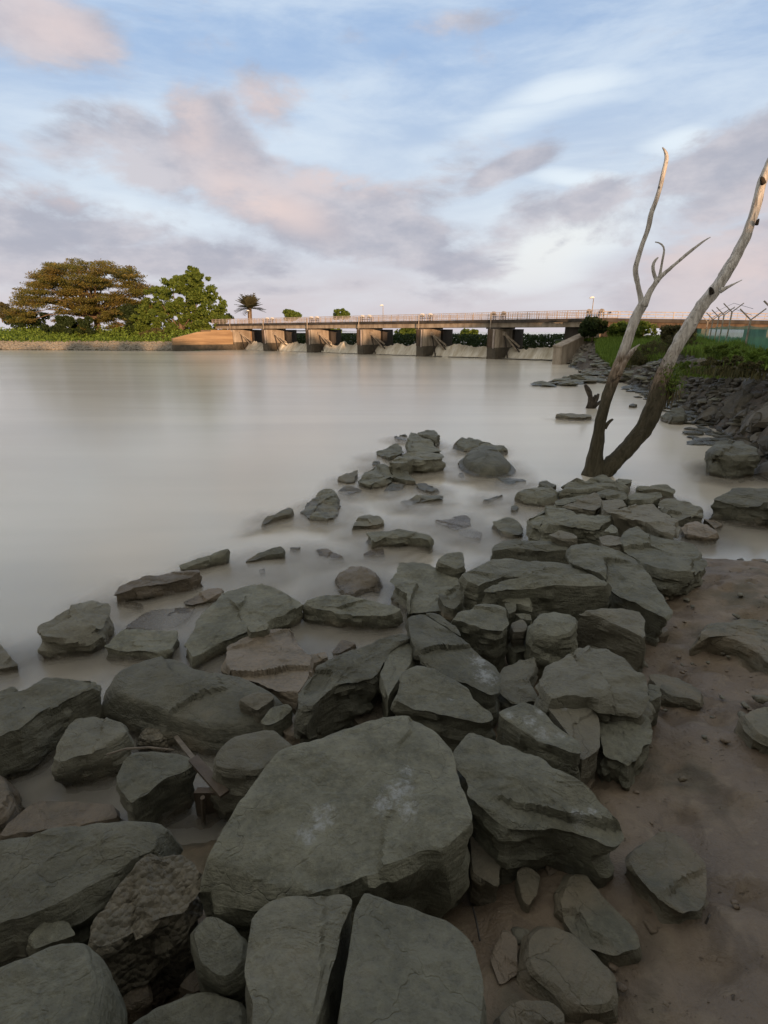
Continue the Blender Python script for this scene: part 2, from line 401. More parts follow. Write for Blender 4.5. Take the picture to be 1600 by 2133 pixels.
def dead_mat():
    m, t, b, _ = mat('dead_wood'); p = objpos(t)
    st = t.mapping(p, scale=(6, 6, 1.0)); n = t.noise(st, 4, 6, .65, .6); n2 = t.noise(p, 2.3, 5, .6)
    sp = t.new('ShaderNodeSeparateXYZ'); t.put(sp.inputs[0], p)
    low = t.mix(t.ramp(n, .3, .7), (.045, .040, .025), (.10, .088, .058))
    pale = t.mix(t.ramp(n, .28, .62), (.26, .235, .21), (.64, .62, .59))
    tan = t.mix(t.ramp(n, .3, .7), (.10, .07, .048), (.36, .28, .21))
    z = t.math('ADD', sp.outputs[2], t.math('MULTIPLY', t.math('SUBTRACT', n2, .5), 1.5))
    col = t.mix(t.ramp(z, 1.25, 1.75), low, tan); col = t.mix(t.ramp(z, 1.75, 2.35), col, pale)
    scar = t.ramp(t.noise(p, 5.5, 3, .5, .4), .66, .74)
    col = t.mix(t.math('MULTIPLY', scar, .75), col, (.03, .025, .02))
    t.put(b.inputs['Base Color'], col); b.inputs['Roughness'].default_value = .8; b.inputs['Specular IOR Level'].default_value = .3
    bump(t, b, t.math('ADD', n, t.math('MULTIPLY', n2, .5)), .05, 1.0)
    return m
M['dead'] = dead_mat()
def fall_mat():
    m, t, b, _ = mat('falling_water'); p = objpos(t)
    sz_ = t.new('ShaderNodeSeparateXYZ'); t.put(sz_.inputs[0], p); cb = t.new('ShaderNodeCombineXYZ'); t.put(cb.inputs[0], attr(t, 'along')); t.put(cb.inputs[2], t.math('MULTIPLY', sz_.outputs[2], .28))
    n = t.math('MULTIPLY_ADD', t.noise(cb.outputs[0], 1.6, 3, .55, .3), .6, t.math('MULTIPLY', t.noise(cb.outputs[0], 7, 4, .6, .1), .4))
    t.put(b.inputs['Base Color'], t.mix(t.ramp(n, .34, .66), (.58, .53, .42), (.93, .91, .83)))
    b.inputs['Roughness'].default_value = .8; pass
    return m
M['fall'] = fall_mat()
M['stain'] = simple('brown_stained_concrete', (.05, .036, .026), (.13, .095, .07), 2.2, .85, .01, stretch=(1, 1, .3))
M['foam'] = simple('river_foam', (.55, .52, .44), (.85, .83, .77), 2.2, .6, 0)
# ------------------------------------------------------------------ near ground, water
def mud_z(x, y):
    x = np.asarray(x, float); y = np.asarray(y, float)
    s = (x + .5) * .627 - (y - 2.4) * .779
    z = np.where(s > 0, .15 * s + .05 * np.clip(s - .9, 0, 2), .22 * s)
    z = z - .26 * np.exp(-((x - 4.9) ** 2 / 2.6 + (y - 6.3) ** 2 / 1.7))
    z = z + .05 * np.exp(-((x - 3.6) ** 2 / 1.0 + (y - 4.2) ** 2 / .6))
    return np.clip(z, -.8, .62)
def build_ground():
    xs = np.arange(-4.5, 8.6, .045); ys = np.arange(-3.0, 8.6, .045)
    X, Y = np.meshgrid(xs, ys); p = np.c_[X.ravel(), Y.ravel(), np.zeros(X.size)]
    z = mud_z(p[:, 0], p[:, 1]) + .06 * fbm(p * 1.3, 3, 4) + .045 * fbm(p * 5, 9, 4) + .02 * np.abs(fbm(p * 13, 10, 2))
    d = fbm(p * np.array([7, 9, 1]), 21, 2); z -= .035 * np.clip(d - .22, 0, 1) * 3; d2 = fbm(p * np.array([3.2, 4.4, 1]), 41, 3); z -= .05 * np.clip(d2 - .3, 0, .4) * 3      # small pits and old footprints
    p[:, 2] = z
    nx, ny = len(xs), len(ys); i = np.arange(nx * ny).reshape(ny, nx)
    f = np.c_[i[:-1, :-1].ravel(), i[:-1, 1:].ravel(), i[1:, 1:].ravel(), i[1:, :-1].ravel()]
    tag(obj('mud_ground', mesh('mud_ground', p, f, M['mud'], True)), kind='structure')
build_ground()
def sheet(name, x0, x1, y0, y1, z, m, nx=1, ny=1):
    mb = []; xs = np.linspace(x0, x1, nx + 1); ys = np.linspace(y0, y1, ny + 1)
    X, Y = np.meshgrid(xs, ys); p = np.c_[X.ravel(), Y.ravel(), np.full(X.size, z)]
    i = np.arange(len(p)).reshape(ny + 1, nx + 1)
    f = np.c_[i[:-1, :-1].ravel(), i[:-1, 1:].ravel(), i[1:, 1:].ravel(), i[1:, :-1].ravel()]
    return tag(obj(name, mesh(name, p, f, m)), kind='structure')
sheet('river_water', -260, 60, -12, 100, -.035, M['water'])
sheet('river_bed', -260, 60, -12, 100, -1.2, M['mud'])

# ------------------------------------------------------------------ boulders
def poly_area_c(q):
    x, y = q[:, 0], q[:, 1]; x1, y1 = np.roll(x, -1), np.roll(y, -1); c = x * y1 - x1 * y; A = c.sum() / 2
    return A, np.array([((x + x1) * c).sum() / (6 * A), ((y + y1) * c).sum() / (6 * A)])
ROCKN = [0]; SHORE = []
def rock(label, poly, zb, zf, base, m='rock', white=(), rough=1.0, round_=.03, flare=.0, muddy=None, cat='boulder', name='boulder', group='boulders heaped along the shore', dome=.01, chop=3, bury=None):
    ROCKN[0] += 1; seed = ROCKN[0] * 31
    r = np.random.default_rng(seed)
    pl = np.array(poly, float); py = pl[:, 1]; k = (py - py.min()) / max(1e-6, py.max() - py.min())
    if base < -.04: zb, zf = zb * .78, zf * .78
    if bury is not None:
        mc = pl.mean(0); g = .3
        for _ in range(6): w_ = P(mc[0], mc[1], g + bury); g = float(mud_z(w_[0], w_[1]))
        zb = zf = g + bury * .75; base = g - .15; muddy = .72
    W = np.array([P(a, b, zb + (zf - zb) * kk) for (a, b), kk in zip(pl, k)])
    A, c = poly_area_c(W[:, :2])
    if A < 0: W = W[::-1]
    size = math.sqrt(abs(A))
    # plane through the rim
    G = np.c_[W[:, :2] - c, np.ones(len(W))]; co, *_ = np.linalg.lstsq(G, W[:, 2], rcond=None)
    # resample perimeter, keeping corners
    L = np.linalg.norm(np.roll(W, -1, 0) - W, axis=1); per = L.sum()
    N = int(np.clip(per / .018, 36, 150)); s = np.r_[0, np.cumsum(L)]; Wc = np.r_[W, W[:1]]
    tt = np.linspace(0, per, N, endpoint=False)
    rim = np.c_[[np.interp(tt, s, Wc[:, j]) for j in range(3)]].T
    # light corner rounding then ragged chips along the rim
    for _ in range(1): rim = rim * .5 + (np.roll(rim, 1, 0) + np.roll(rim, -1, 0)) * .25
    d2 = rim[:, :2] - c; Lr = np.linalg.norm(d2, axis=1) + 1e-6; dirs = d2 / Lr[:, None]
    chip = fbm(np.c_[rim[:, :2] * (2.2 / size), np.full(N, seed)], seed, 2) * .045 * size + fbm(np.c_[rim[:, :2] * 14, np.full(N, seed)], seed + 5, 3) * .02 * min(1, size * 2)
    rim[:, :2] += dirs * (chip * rough + .018 * size)[:, None]
    Kt = int(np.clip(N / 6, 7, 22)); thick = max(.06, min(zb, zf) - base); Ks = int(np.clip(thick / .022, 6, 16))
    rings = []; kinds = []
    er = round_ * min(size, .8) * .5
    for t in (np.linspace(0, 1, Kt + 1)[1:]) ** .85:
        xy = c + (rim[:, :2] - c) * t
        zpl = co[0] * (xy[:, 0] - c[0]) + co[1] * (xy[:, 1] - c[1]) + co[2]
        z = zpl * (1 - t ** 3) + rim[:, 2] * t ** 3 + dome * size * (1 - t ** 2)
        e = np.clip((t - (1 - .16)) / .16, 0, 1); z = z - er * .5 * e ** 2
        rings.append(np.c_[xy, z]); kinds.append(0)
    top = rings[-1].copy()
    for q in np.linspace(0, 1, Ks + 1)[1:]:
        zz = top[:, 2] * (1 - q) + base * q
        wob = vn(np.c_[dirs * 1.7, np.full(N, q * 1.1 + seed)], seed + 3)
        off = er * .35 * min(1, q * 5) + flare * size * (math.sin(q * math.pi * .8) + .5 * wob * q) - .12 * size * max(0, q - .55)
        rings.append(np.c_[top[:, :2] + dirs * off[:, None], zz]); kinds.append(1)
    V = np.concatenate([np.r_[c, co[2] + dome * size][None]] + rings); K = np.array([0] + sum([[kk] * N for kk in kinds], []))
    DR = np.r_[np.zeros((1, 2)), np.tile(dirs, (len(rings), 1))]
    # terraces (bedding steps) on the top, broken faces on the sides
    q = V + seed * 3.7
    ter = fbm(q * (1.7 / max(.35, size)) * np.array([1, 1.5, 1]), seed + 1, 3); stp = np.floor(ter * 5) / 5; fr = ter * 5 - np.floor(ter * 5)
    stp = stp + np.clip((fr - .85) / .15, 0, 1) / 5
    topw = (K == 0)
    V[:, 2] += np.where(topw, stp * .065 * min(size, .9) * rough, 0) + np.where(topw, fbm(q * 3.2, seed + 2, 4) * .022 * rough * min(1, size * 1.8), 0)
    sd = fbm(q * np.array([2.2, 2.2, 7]) / max(.4, size) , seed + 4, 4); sd = np.floor(sd * 4) / 4 * .6 + sd * .5
    amp = .11 * min(size, .7) * rough
    rimk = np.where(K == 1, 1.0, 0)
    V[:, :2] += DR * (sd * amp * rimk)[:, None]
    V[:, :2] += DR * (fbm(q * 11, seed + 6, 3) * .018 * rough * rimk)[:, None]
    # fractured cells: each a slightly tilted, slightly offset facet
    nc = int(np.clip(size / .10, 5, 16)); cc_ = np.c_[c + r.normal(size=(nc, 2)) * size * .38, r.uniform(base, co[2], nc)]
    near_ = np.argmin((((V[:, None] + .05 * size * np.c_[vn(V * 9, 1), vn(V * 9, 2), vn(V * 9, 3)][:, None]) - cc_[None]) ** 2 * np.array([1, 1, 1.6])).sum(2), 1)
    sl = r.normal(0, .07, (nc, 3)); of_ = r.normal(0, .010 * min(size, .8), nc)
    off_ = ((V - cc_[near_]) * sl[near_]).sum(1) + of_[near_]; off_ = np.clip(off_, -.045 * size, .045 * size) * min(1.3, rough)
    V[:, 2] += np.where(topw, off_, 0); V[:, :2] += DR * (off_ * rimk * 1.4)[:, None]
    # planar chops give facets
    cen = np.r_[c, (co[2] + base) / 2]
    for j in range(chop):
        a = r.uniform(0, 2 * math.pi); up = r.uniform(.15, 1.1); n = np.array([math.cos(a), math.sin(a), up]); n /= np.linalg.norm(n)
        pr = (V - cen) @ n; lim = pr.max() - r.uniform(.02, .07) * size
        ex = np.clip(pr - lim, 0, None); V = V - n * (ex * .92)[:, None]
    # tiny grain
    V = V + np.c_[fbm(V * 24, 5, 2), fbm(V * 24 + 9, 6, 2), fbm(V * 24 + 31, 7, 2)] * .004 * rough
    F = []
    for a in range(N): F.append((0, 1 + a, 1 + (a + 1) % N))
    for rr in range(len(rings) - 1):
        o = 1 + rr * N
        for a in range(N): b = (a + 1) % N; F.append((o + a, o + N + a, o + N + b, o + b))
    last = 1 + (len(rings) - 1) * N; F.append(tuple(last + a for a in range(N))[::-1])
    if muddy is None: muddy = .28
    mudv = np.clip(muddy + .9 * np.exp(-np.clip(V[:, 2] - max(0, base), 0, 9) / .055) - .1, 0, 1.1)
    wh = np.zeros(len(V))
    for (wx, wy, wr) in white:
        kk = (wy - py.min()) / max(1e-6, py.max() - py.min()); zz = zb + (zf - zb) * kk
        w0 = P(wx, wy, zz); sc = np.linalg.norm(P(wx + wr, wy, zz) - w0)
        wh = np.maximum(wh, np.clip(1.25 - np.linalg.norm((V - w0)[:, :2], axis=1) / sc, 0, 1.1))
    if base < 0 and name == 'boulder':
        an = (np.arctan2(dirs[:, 1], dirs[:, 0]) / (2 * np.pi) * 64).astype(int) % 64; rr_ = np.full(64, np.median(Lr)); 
        for a_, l_ in zip(an, Lr): rr_[a_] = l_
        SHORE.append((c.copy(), rr_))
    org = np.r_[c, base]
    me = mesh(name, V - org, F, M[m], True, attrs={'mud': mudv, 'white': wh}, sharp=26)
    o = obj(name, me, loc=tuple(org)); tag(o, label, cat, group)
    return o

R = rock
WB = -.12
R("dark rounded cap stone at the far tip of the rocky spit", [(873,901),(890,894),(905,894),(915,905),(907,912),(875,904)], .33, .30, -.1)
R("small grey stone tucked under the far tip cap stone", [(875,907),(890,902),(905,912),(903,922),(879,912)], .22, .2, -.1)
R("dark wedge leaning down to the right at the far tip of the spit", [(856,899),(866,901),(920,937),(894,939),(852,937),(850,912)], .42, .30, -.1, dome=.02)
R("long flat-topped block with a dark face at the far end of the spit", [(811,966),(838,943),(875,938),(925,942),(924,950),(879,958),(860,958),(838,968)], .38, .33, -.1, chop=2)
R("pale sloping slab left of the flat-topped block on the spit", [(785,941),(826,926),(836,931),(839,941),(811,955),(800,950)], .14, .1, -.1)
R("low blurred stone barely out of the water left of the leaning wedge", [(822,909),(845,905),(849,918),(830,916)], .05, .03, -.1)
R("tiny dark dome stone left of the flat-topped block", [(776,963),(783,958),(792,961),(789,967),(777,968)], .09, .06, -.1)
R("pointed dark fin left of the spit, tip up", [(704,995),(740,980),(746,979),(736,1002),(721,1004)], .16, .08, -.1)
R("squat boulder with a dark right face in front of the flat-topped block", [(749,999),(762,980),(785,969),(807,972),(819,988),(800,1001),(766,1006)], .24, .17, -.1)
R("dark sliver boulder between the squat boulder and the flat-topped block", [(815,976),(826,969),(849,984),(867,1002),(845,1001),(821,993)], .17, .12, -.1)
R("low brownish stone in front of the dark sliver boulder", [(798,1019),(819,1006),(843,1008),(837,1017),(811,1024)], .07, .05, -.1)
R("low flat stone right of the dark sliver, half awash", [(867,1006),(886,1004),(911,1019),(897,1025),(871,1016)], .07, .05, -.1)
R("long thin strip of rock barely above the milky water", [(830,1040),(860,1036),(879,1031),(922,1032),(924,1038),(875,1044),(849,1050)], .08, .05, -.1)
R("small fading wedge awash below the pointed fin", [(704,1023),(721,1012),(755,1021),(729,1031)], .06, .03, -.1)
R("broad low ragged slab in the water left of the spit", [(628,1064),(650,1040),(669,1025),(695,1025),(704,1051),(706,1074),(680,1081),(642,1076)], .10, .08, -.1, rough=1.4)
R("narrow fin-shaped rock furthest left beside the ragged slab", [(543,1089),(560,1074),(601,1059),(609,1062),(607,1070),(571,1079),(549,1092)], .13, .06, -.1)
R("small rounded rock alone in milky water above the mossy log-like block", [(733,1094),(748,1077),(770,1070),(789,1076),(798,1085),(785,1092),(750,1094)], .15, .12, -.1)
R("long tapering dark rock behind the smooth oval boulder", [(954,925),(965,910),(984,910),(1047,931),(1040,937),(995,931),(969,933)], .20, .12, -.1, flare=.1)
R("smooth oval boulder right of the spit tip", [(965,950),(980,935),(1006,930),(1036,935),(1062,961),(1059,972),(1032,979),(999,977),(972,963)], .27, .2, -.1, round_=.5, rough=.6, chop=2, dome=.12, flare=.04)
R("tiny dark stone below the smooth oval boulder", [(954,986),(963,984),(967,993),(959,992)], .05, .03, -.1)
R("thin pale leaf-shaped slab awash right of the spit", [(1029,995),(1047,990),(1077,995),(1096,1002),(1062,1009),(1036,1006)], .045, .03, -.1)
R("tiny thin sliver of rock awash in the right-hand pool", [(1006,1042),(1047,1031),(1040,1036),(1017,1044)], .05, .03, -.1)
R("small knobby stone poking out left of the big pale-topped block", [(1064,1055),(1074,1050),(1081,1055),(1075,1064),(1066,1062)], .08, .05, -.1)
R("pale cracked slab just under the milky water, larger half", [(905,1084),(972,1072),(980,1081),(978,1096),(954,1106),(927,1094)], .045, .035, -.1, m='brown_rock', rough=.6)
R("pale cracked slab just under the milky water, smaller half", [(954,1107),(984,1100),(1004,1109),(999,1122),(961,1115)], .03, .025, -.1, m='brown_rock', rough=.6)
R("striped squarish rock at the pool edge above the brick-like block", [(1025,1085),(1062,1077),(1079,1085),(1088,1108),(1070,1113),(1046,1108)], .15, .10, -.1)
R("mossy log-like block with a dark front in the pool", [(765,1107),(826,1106),(875,1111),(898,1120),(894,1127),(856,1120),(800,1120),(779,1128)], .19, .16, -.1, chop=3)
R("small brown wedge at the foot of the mossy log-like block", [(757,1154),(778,1143),(798,1141),(799,1156),(778,1157)], .06, .04, -.1, m='brown_rock')
R("brown hump stone awash left of the mossy log-like block", [(659,1141),(676,1138),(695,1149),(717,1160),(695,1165),(665,1156)], .07, .04, -.1, m='brown_rock', round_=.4)
R("tilted dark fin in still water left of the brown hump", [(511,1169),(538,1151),(584,1137),(592,1145),(590,1154),(553,1158),(534,1166)], .16, .06, -.1)
R("tiny dark triangle of rock between the tilted fin and the brown hump", [(603,1140),(627,1140),(616,1148),(607,1146)], .05, .03, -.1)
R("crumbly brown mound alone in the milky pool", [(691,1203),(725,1182),(759,1177),(785,1186),(790,1208),(762,1224),(740,1236),(721,1234),(702,1212)], .12, .08, -.1, m='brown_rock', rough=1.7, round_=.4, dome=.1)
R("tiny pale stone in the water below the tilted fin", [(539,1186),(551,1184),(552,1194),(543,1196)], .04, .02, -.1)
R("dark angular boulder perched at the corner of the pale flat slab", [(909,1172),(920,1160),(942,1151),(961,1149),(966,1160),(965,1180),(950,1184),(931,1176)], .34, .29, .05)
R("black-edged wedge at the water's left reach, blurred behind", [(372,1179),(406,1164),(450,1151),(478,1143),(469,1155),(431,1167),(384,1184)], .22, .10, -.1)
R("long rock with brown front face at the left, right behind the chunky boulder", [(232,1240),(253,1216),(297,1204),(362,1188),(410,1186),(419,1193),(391,1203),(330,1216),(270,1230)], .24, .17, -.1, m='brown_rock', chop=2)
R("thin brown ledge under the long rock at the left", [(240,1254),(281,1254),(298,1259),(290,1265),(262,1262)], .05, .03, -.1, m='brown_rock')
R("small brown wedge between the long rock and the broad sloping slab", [(381,1253),(431,1229),(462,1226),(461,1238),(437,1249),(400,1260)], .11, .07, -.1, m='brown_rock')
R("chunky angular boulder standing in milky water at the far left", [(72,1314),(87,1300),(125,1276),(187,1248),(225,1251),(229,1276),(212,1300),(180,1318),(120,1330),(92,1326)], .34, .24, -.12, rough=1.2)
R("flat-topped slab left of centre with a square front edge, awash behind", [(219,1348),(256,1314),(340,1309),(369,1312),(372,1320),(353,1353),(337,1362),(281,1351)], .17, .15, -.12, chop=2)
R("pale sheet of rock just under the water above the square-edged slab", [(259,1307),(312,1270),(406,1265),(387,1289),(362,1306)], .035, .03, -.1, m='brown_rock', rough=.5)
R("broad sloping slab with a thin crack in the middle left", [(386,1338),(417,1279),(473,1226),(505,1210),(557,1221),(620,1244),(631,1252),(613,1266),(550,1294),(508,1315),(473,1329),(445,1338),(403,1368)], .30, .18, -.12, chop=3, rough=.8)
R("cracked slab with reddish silt in the middle of the pile", [(475,1345),(515,1320),(581,1303),(609,1306),(616,1338),(645,1366),(648,1390),(634,1425),(613,1450),(564,1429),(529,1415),(494,1404),(476,1385)], .24, .20, -.1, m='brown_rock', rough=.8, muddy=.5)
R("small brick-like stone lying across two slabs in the middle left", [(513,1303),(553,1296),(562,1303),(557,1311),(522,1317)], .24, .22, .12)
R("spindle-shaped slab lying across the middle pool", [(636,1257),(676,1243),(725,1242),(777,1250),(830,1268),(835,1276),(809,1285),(753,1282),(707,1278),(655,1268)], .24, .19, -.1, chop=3)
R("great smooth oval slab at the left centre", [(222,1430),(235,1400),(265,1376),(312,1363),(360,1368),(406,1388),(450,1402),(520,1412),(575,1440),(600,1465),(560,1500),(500,1520),(440,1522),(380,1500),(300,1475),(228,1450)], .34, .24, -.1, round_=.4, rough=.45, dome=.06, chop=2, muddy=.42)
R("large sloping slab cut by the left edge beside the great oval slab", [(-60,1480),(0,1450),(56,1436),(94,1411),(150,1404),(191,1410),(194,1420),(162,1436),(94,1470),(47,1511),(0,1533),(-60,1560)], .42, .36, -.12, flare=.12)
R("small stone behind the large sloping slab at the left edge", [(-20,1445),(25,1430),(36,1438),(0,1459)], .2, .17, -.1)
R("low pyramid rock cut by the left edge in the milky water", [(-30,1330),(0,1345),(18,1367),(38,1385),(0,1392),(-30,1388)], .13, .08, -.1)
R("five-sided boulder right of the large sloping slab at the left", [(112,1580),(130,1537),(153,1502),(195,1489),(228,1495),(254,1508),(257,1520),(266,1530),(240,1553),(182,1572),(130,1585)], .32, .27, -.12)
R("little knobbly round stone with a hole in its top", [(289,1528),(305,1514),(331,1515),(340,1529),(335,1540),(309,1543),(291,1539)], .17, .15, -.1, m='conglomerate', round_=.5, rough=1.4)
R("angular boulder with a black underside beside the broken plank", [(246,1630),(250,1596),(270,1570),(377,1565),(403,1588),(383,1604),(330,1632),(275,1675)], .40, .33, -.05, flare=-.12, chop=2)
R("low silted slab at the left edge behind the big grey slab", [(0,1742),(42,1687),(78,1667),(195,1674),(240,1680),(245,1705),(162,1722),(81,1730)], .12, .1, -.12, m='brown_rock', muddy=.5)
R("brown rounded rock cut by the left edge below the sloping slab", [(-60,1600),(0,1615),(30,1655),(20,1690),(0,1708),(-60,1715)], .2, .15, -.12, m='brown_rock', round_=.4)
R("huge grey slab reaching in from the lower left edge", [(-90,1760),(0,1753),(80,1743),(245,1718),(297,1706),(343,1708),(325,1726),(315,1774),(266,1802),(217,1827),(157,1858),(70,1904),(0,1932),(-90,1965)], .56, .48, 0, flare=.1, chop=3, rough=.8)
R("pitted conglomerate block leaning against the huge grey slab", [(188,1944),(213,1890),(266,1820),(315,1781),(385,1771),(402,1795),(413,1827),(385,1872),(343,1898),(297,1930),(224,1957)], .56, .50, .05, m='conglomerate', rough=2.0, chop=2, flare=-.05)
R("small dark stone wedged under the huge grey slab at lower left", [(49,1960),(98,1904),(140,1918),(157,1946),(105,1960),(70,1978)], .48, .46, .1)
R("big boulder filling the bottom left corner", [(-90,2020),(0,2012),(52,1988),(122,1956),(175,1963),(200,2002),(212,2060),(200,2133),(190,2210),(-90,2210)], .70, .68, .1, round_=.3)
R("rounded boulder between the conglomerate block and the left split slab", [(401,1932),(420,1907),(465,1911),(497,1939),(512,1970),(507,2010),(465,2036),(427,2018),(402,1970)], .50, .46, .05, round_=.4)
R("low dark boulder at the bottom edge left of the split slabs", [(250,2140),(315,2093),(420,2061),(507,2068),(526,2100),(528,2210),(245,2210)], .42, .40, .05, round_=.4)
R("brown stone deep in the gap under the conglomerate block", [(227,2080),(245,2030),(304,2023),(310,2075),(290,2085)], .24, .22, .0, m='brown_rock')
R("small brown stone in the gap right of the deep brown stone", [(370,2056),(413,2015),(440,2050),(400,2070)], .24, .22, .0, m='brown_rock')
R("broad pale flat slab at the edge of the pool, concave left side", [(815,1210),(834,1171),(883,1177),(933,1190),(974,1218),(1011,1239),(1027,1258),(961,1266),(880,1268),(846,1270),(850,1239)], .30, .24, -.05, chop=1)
R("notched fragment lying on the broad pale flat slab", [(912,1234),(930,1240),(943,1253),(964,1236),(960,1256),(945,1268),(925,1260)], .31, .27, .15, chop=1)
R("upper flat slab behind the massive long block", [(963,1198),(994,1175),(1060,1165),(1151,1165),(1213,1179),(1240,1196),(1213,1204),(1110,1202),(1044,1204),(1000,1220),(974,1214)], .44, .42, .02, chop=2)
R("massive long block with a tall front face in the centre right", [(1005,1225),(1048,1202),(1110,1198),(1180,1199),(1225,1196),(1268,1212),(1262,1220),(1210,1224),(1160,1220),(1110,1222),(1060,1222),(1030,1232)], .55, .50, .0, chop=2, flare=.03)
R("stubby boulder leaning on the front of the massive long block", [(1023,1227),(1044,1220),(1085,1232),(1106,1250),(1104,1266),(1077,1258),(1032,1248)], .42, .40, .05)
R("wide slab sloping right to a sharp overhanging point on the mud", [(1189,1140),(1225,1134),(1277,1147),(1319,1162),(1349,1200),(1375,1237),(1405,1284),(1397,1290),(1322,1250),(1280,1228),(1262,1205),(1221,1181),(1195,1172)], .50, .42, .1, flare=-.12, chop=3)
R("wide low slab farthest right on the pile above the open mud", [(1300,1117),(1319,1098),(1360,1110),(1397,1123),(1442,1130),(1465,1160),(1472,1175),(1440,1197),(1405,1194),(1352,1180),(1326,1160),(1304,1140)], .40, .32, .05)
R("brick-like block at the pool edge above the upper flat slab", [(1022,1145),(1030,1132),(1056,1125),(1112,1125),(1165,1127),(1182,1136),(1178,1144),(1140,1144),(1060,1143)], .38, .35, -.05, chop=1, flare=.02)
R("pale-topped big block with ragged top left of the dark flat slab", [(1103,1076),(1142,1052),(1176,1057),(1232,1067),(1266,1080),(1268,1089),(1244,1100),(1202,1099),(1150,1097),(1109,1089)], .46, .42, -.05, rough=1.2, flare=.03)
R("half-hidden rounded stone in front of the pale-topped big block", [(1142,1112),(1165,1106),(1199,1112),(1202,1120),(1175,1122)], .38, .36, .0)
R("dark flat slab with an overhanging black edge near the tree", [(1270,1069),(1322,1050),(1360,1048),(1416,1091),(1416,1108),(1397,1116),(1337,1087),(1300,1076)], .44, .40, .05, flare=-.08)
R("tilted triangular block below the flat rock at the foot of the tree", [(1176,1052),(1240,1028),(1251,1035),(1255,1052),(1240,1062),(1210,1057)], .38, .34, -.05)
R("thin pale slab lying left of the tilted triangular block", [(1156,1042),(1202,1031),(1232,1028),(1176,1049),(1160,1050)], .33, .3, -.05)
R("domed flat rock directly at the foot of the dead tree", [(1172,1016),(1180,1001),(1225,994),(1259,984),(1285,995),(1309,1014),(1298,1022),(1259,1014),(1225,1018)], .36, .32, -.1, round_=.3)
R("ledgy rock in front of the domed flat rock", [(1244,1022),(1277,1016),(1300,1024),(1306,1036),(1277,1039),(1255,1031)], .36, .34, -.05, rough=1.4)
R("dark stub of rock right behind the domed flat rock", [(1285,997),(1317,999),(1311,1007),(1296,1009)], .2, .18, -.1)
R("long thin slab lying in the water right of the tree foot", [(1326,1014),(1345,1011),(1386,1012),(1407,1020),(1405,1025),(1375,1020),(1334,1020)], .20, .17, -.1)
R("angular dark-sided block below the long thin slab", [(1307,1033),(1326,1024),(1379,1024),(1381,1030),(1349,1042),(1315,1042)], .33, .3, -.05, chop=2)
R("pale flat piece between the ledgy rock and the dark flat slab", [(1253,1041),(1300,1042),(1304,1052),(1270,1066),(1259,1059)], .35, .33, .0)
R("low sloping slab at the right rim of the pile near the water", [(1371,1048),(1390,1035),(1424,1044),(1461,1061),(1463,1074),(1442,1072),(1412,1082),(1397,1069)], .27, .2, -.05)
R("silty triangular rock at the mud's edge right of the pile", [(1420,1099),(1450,1082),(1497,1112),(1472,1117),(1427,1110)], .18, .12, -.05, m='brown_rock')
R("last small brown stone at the water's edge right of the pile", [(1465,1080),(1487,1084),(1506,1091),(1491,1099)], .1, .07, -.05, m='brown_rock')
R("smooth tilted rock in the water left of the tree foot", [(1078,1025),(1096,1012),(1139,1009),(1163,1024),(1157,1036),(1135,1041),(1098,1032)], .24, .18, -.1, round_=.3)
R("dark cap showing behind the smooth tilted rock", [(1122,1005),(1139,1001),(1161,1010),(1150,1013),(1130,1010)], .2, .18, -.1)
R("small cube-like stone wedged between the big blocks at the right", [(1247,1117),(1270,1112),(1294,1119),(1296,1134),(1270,1138),(1255,1134)], .38, .36, .05)
R("small upright stone just behind the small cube-like stone", [(1257,1108),(1274,1091),(1287,1104),(1283,1110)], .40, .38, .05)
R("large dark block standing in the right-hand shallows", [(1489,1038),(1540,1016),(1600,1018),(1670,1022),(1670,1052),(1600,1053),(1540,1046)], .42, .38, -.1, m='rock', flare=.04)
R("big squared boulder below the right bank in the water", [(1484,934),(1494,916),(1537,912),(1550,927),(1575,935),(1579,945),(1531,948),(1490,940)], .60, .55, -.1, flare=.05)
R("flat rock with a dark left face lying alone on the right mud", [(1452,1322),(1490,1297),(1540,1288),(1660,1290),(1660,1400),(1600,1372),(1560,1340),(1500,1318)], .34, .30, .08, muddy=.5, flare=.03, bury=0.16)
R("pale-topped wedge slab right of the rounded boulder", [(1205,1278),(1296,1266),(1329,1268),(1339,1288),(1343,1330),(1287,1303),(1254,1288)], .46, .42, .1, chop=2)
R("lower ledge split off under the pale-topped wedge slab", [(1217,1297),(1254,1295),(1300,1326),(1343,1346),(1341,1368),(1296,1344)], .32, .28, .08)
R("rounded boulder in front of the massive long block", [(1112,1292),(1122,1270),(1151,1264),(1190,1276),(1207,1288),(1205,1303),(1184,1320),(1151,1324),(1118,1312)], .50, .47, .05, round_=.3)
R("blocky boulder with a tall dark front in the centre", [(937,1284),(966,1268),(999,1255),(1048,1260),(1060,1296),(1044,1308),(1000,1306),(966,1292)], .50, .46, .05, chop=3)
R("little square stone right of the blocky boulder", [(1065,1297),(1089,1288),(1098,1303),(1094,1316),(1069,1318)], .38, .37, .1, cat='stone', name='stone')
R("thin dark stone behind the little square stone", [(1071,1276),(1104,1278),(1108,1291),(1085,1287)], .38, .36, .1)
R("corner stone between the stubby boulder and the blocky boulder", [(1050,1255),(1075,1255),(1075,1270),(1060,1276)], .42, .40, .1)
R("silty low stone below the little square stone", [(1058,1340),(1100,1326),(1106,1352),(1072,1360)], .26, .24, .05)
R("long slab with a white crusted tip pointing lower right", [(850,1282),(883,1280),(937,1307),(978,1346),(1028,1379),(1044,1404),(1042,1438),(1019,1443),(978,1422),(904,1394),(875,1369),(858,1330)], .52, .44, .05, white=[(1000,1372,26),(1012,1405,32)], chop=4, rough=.8)
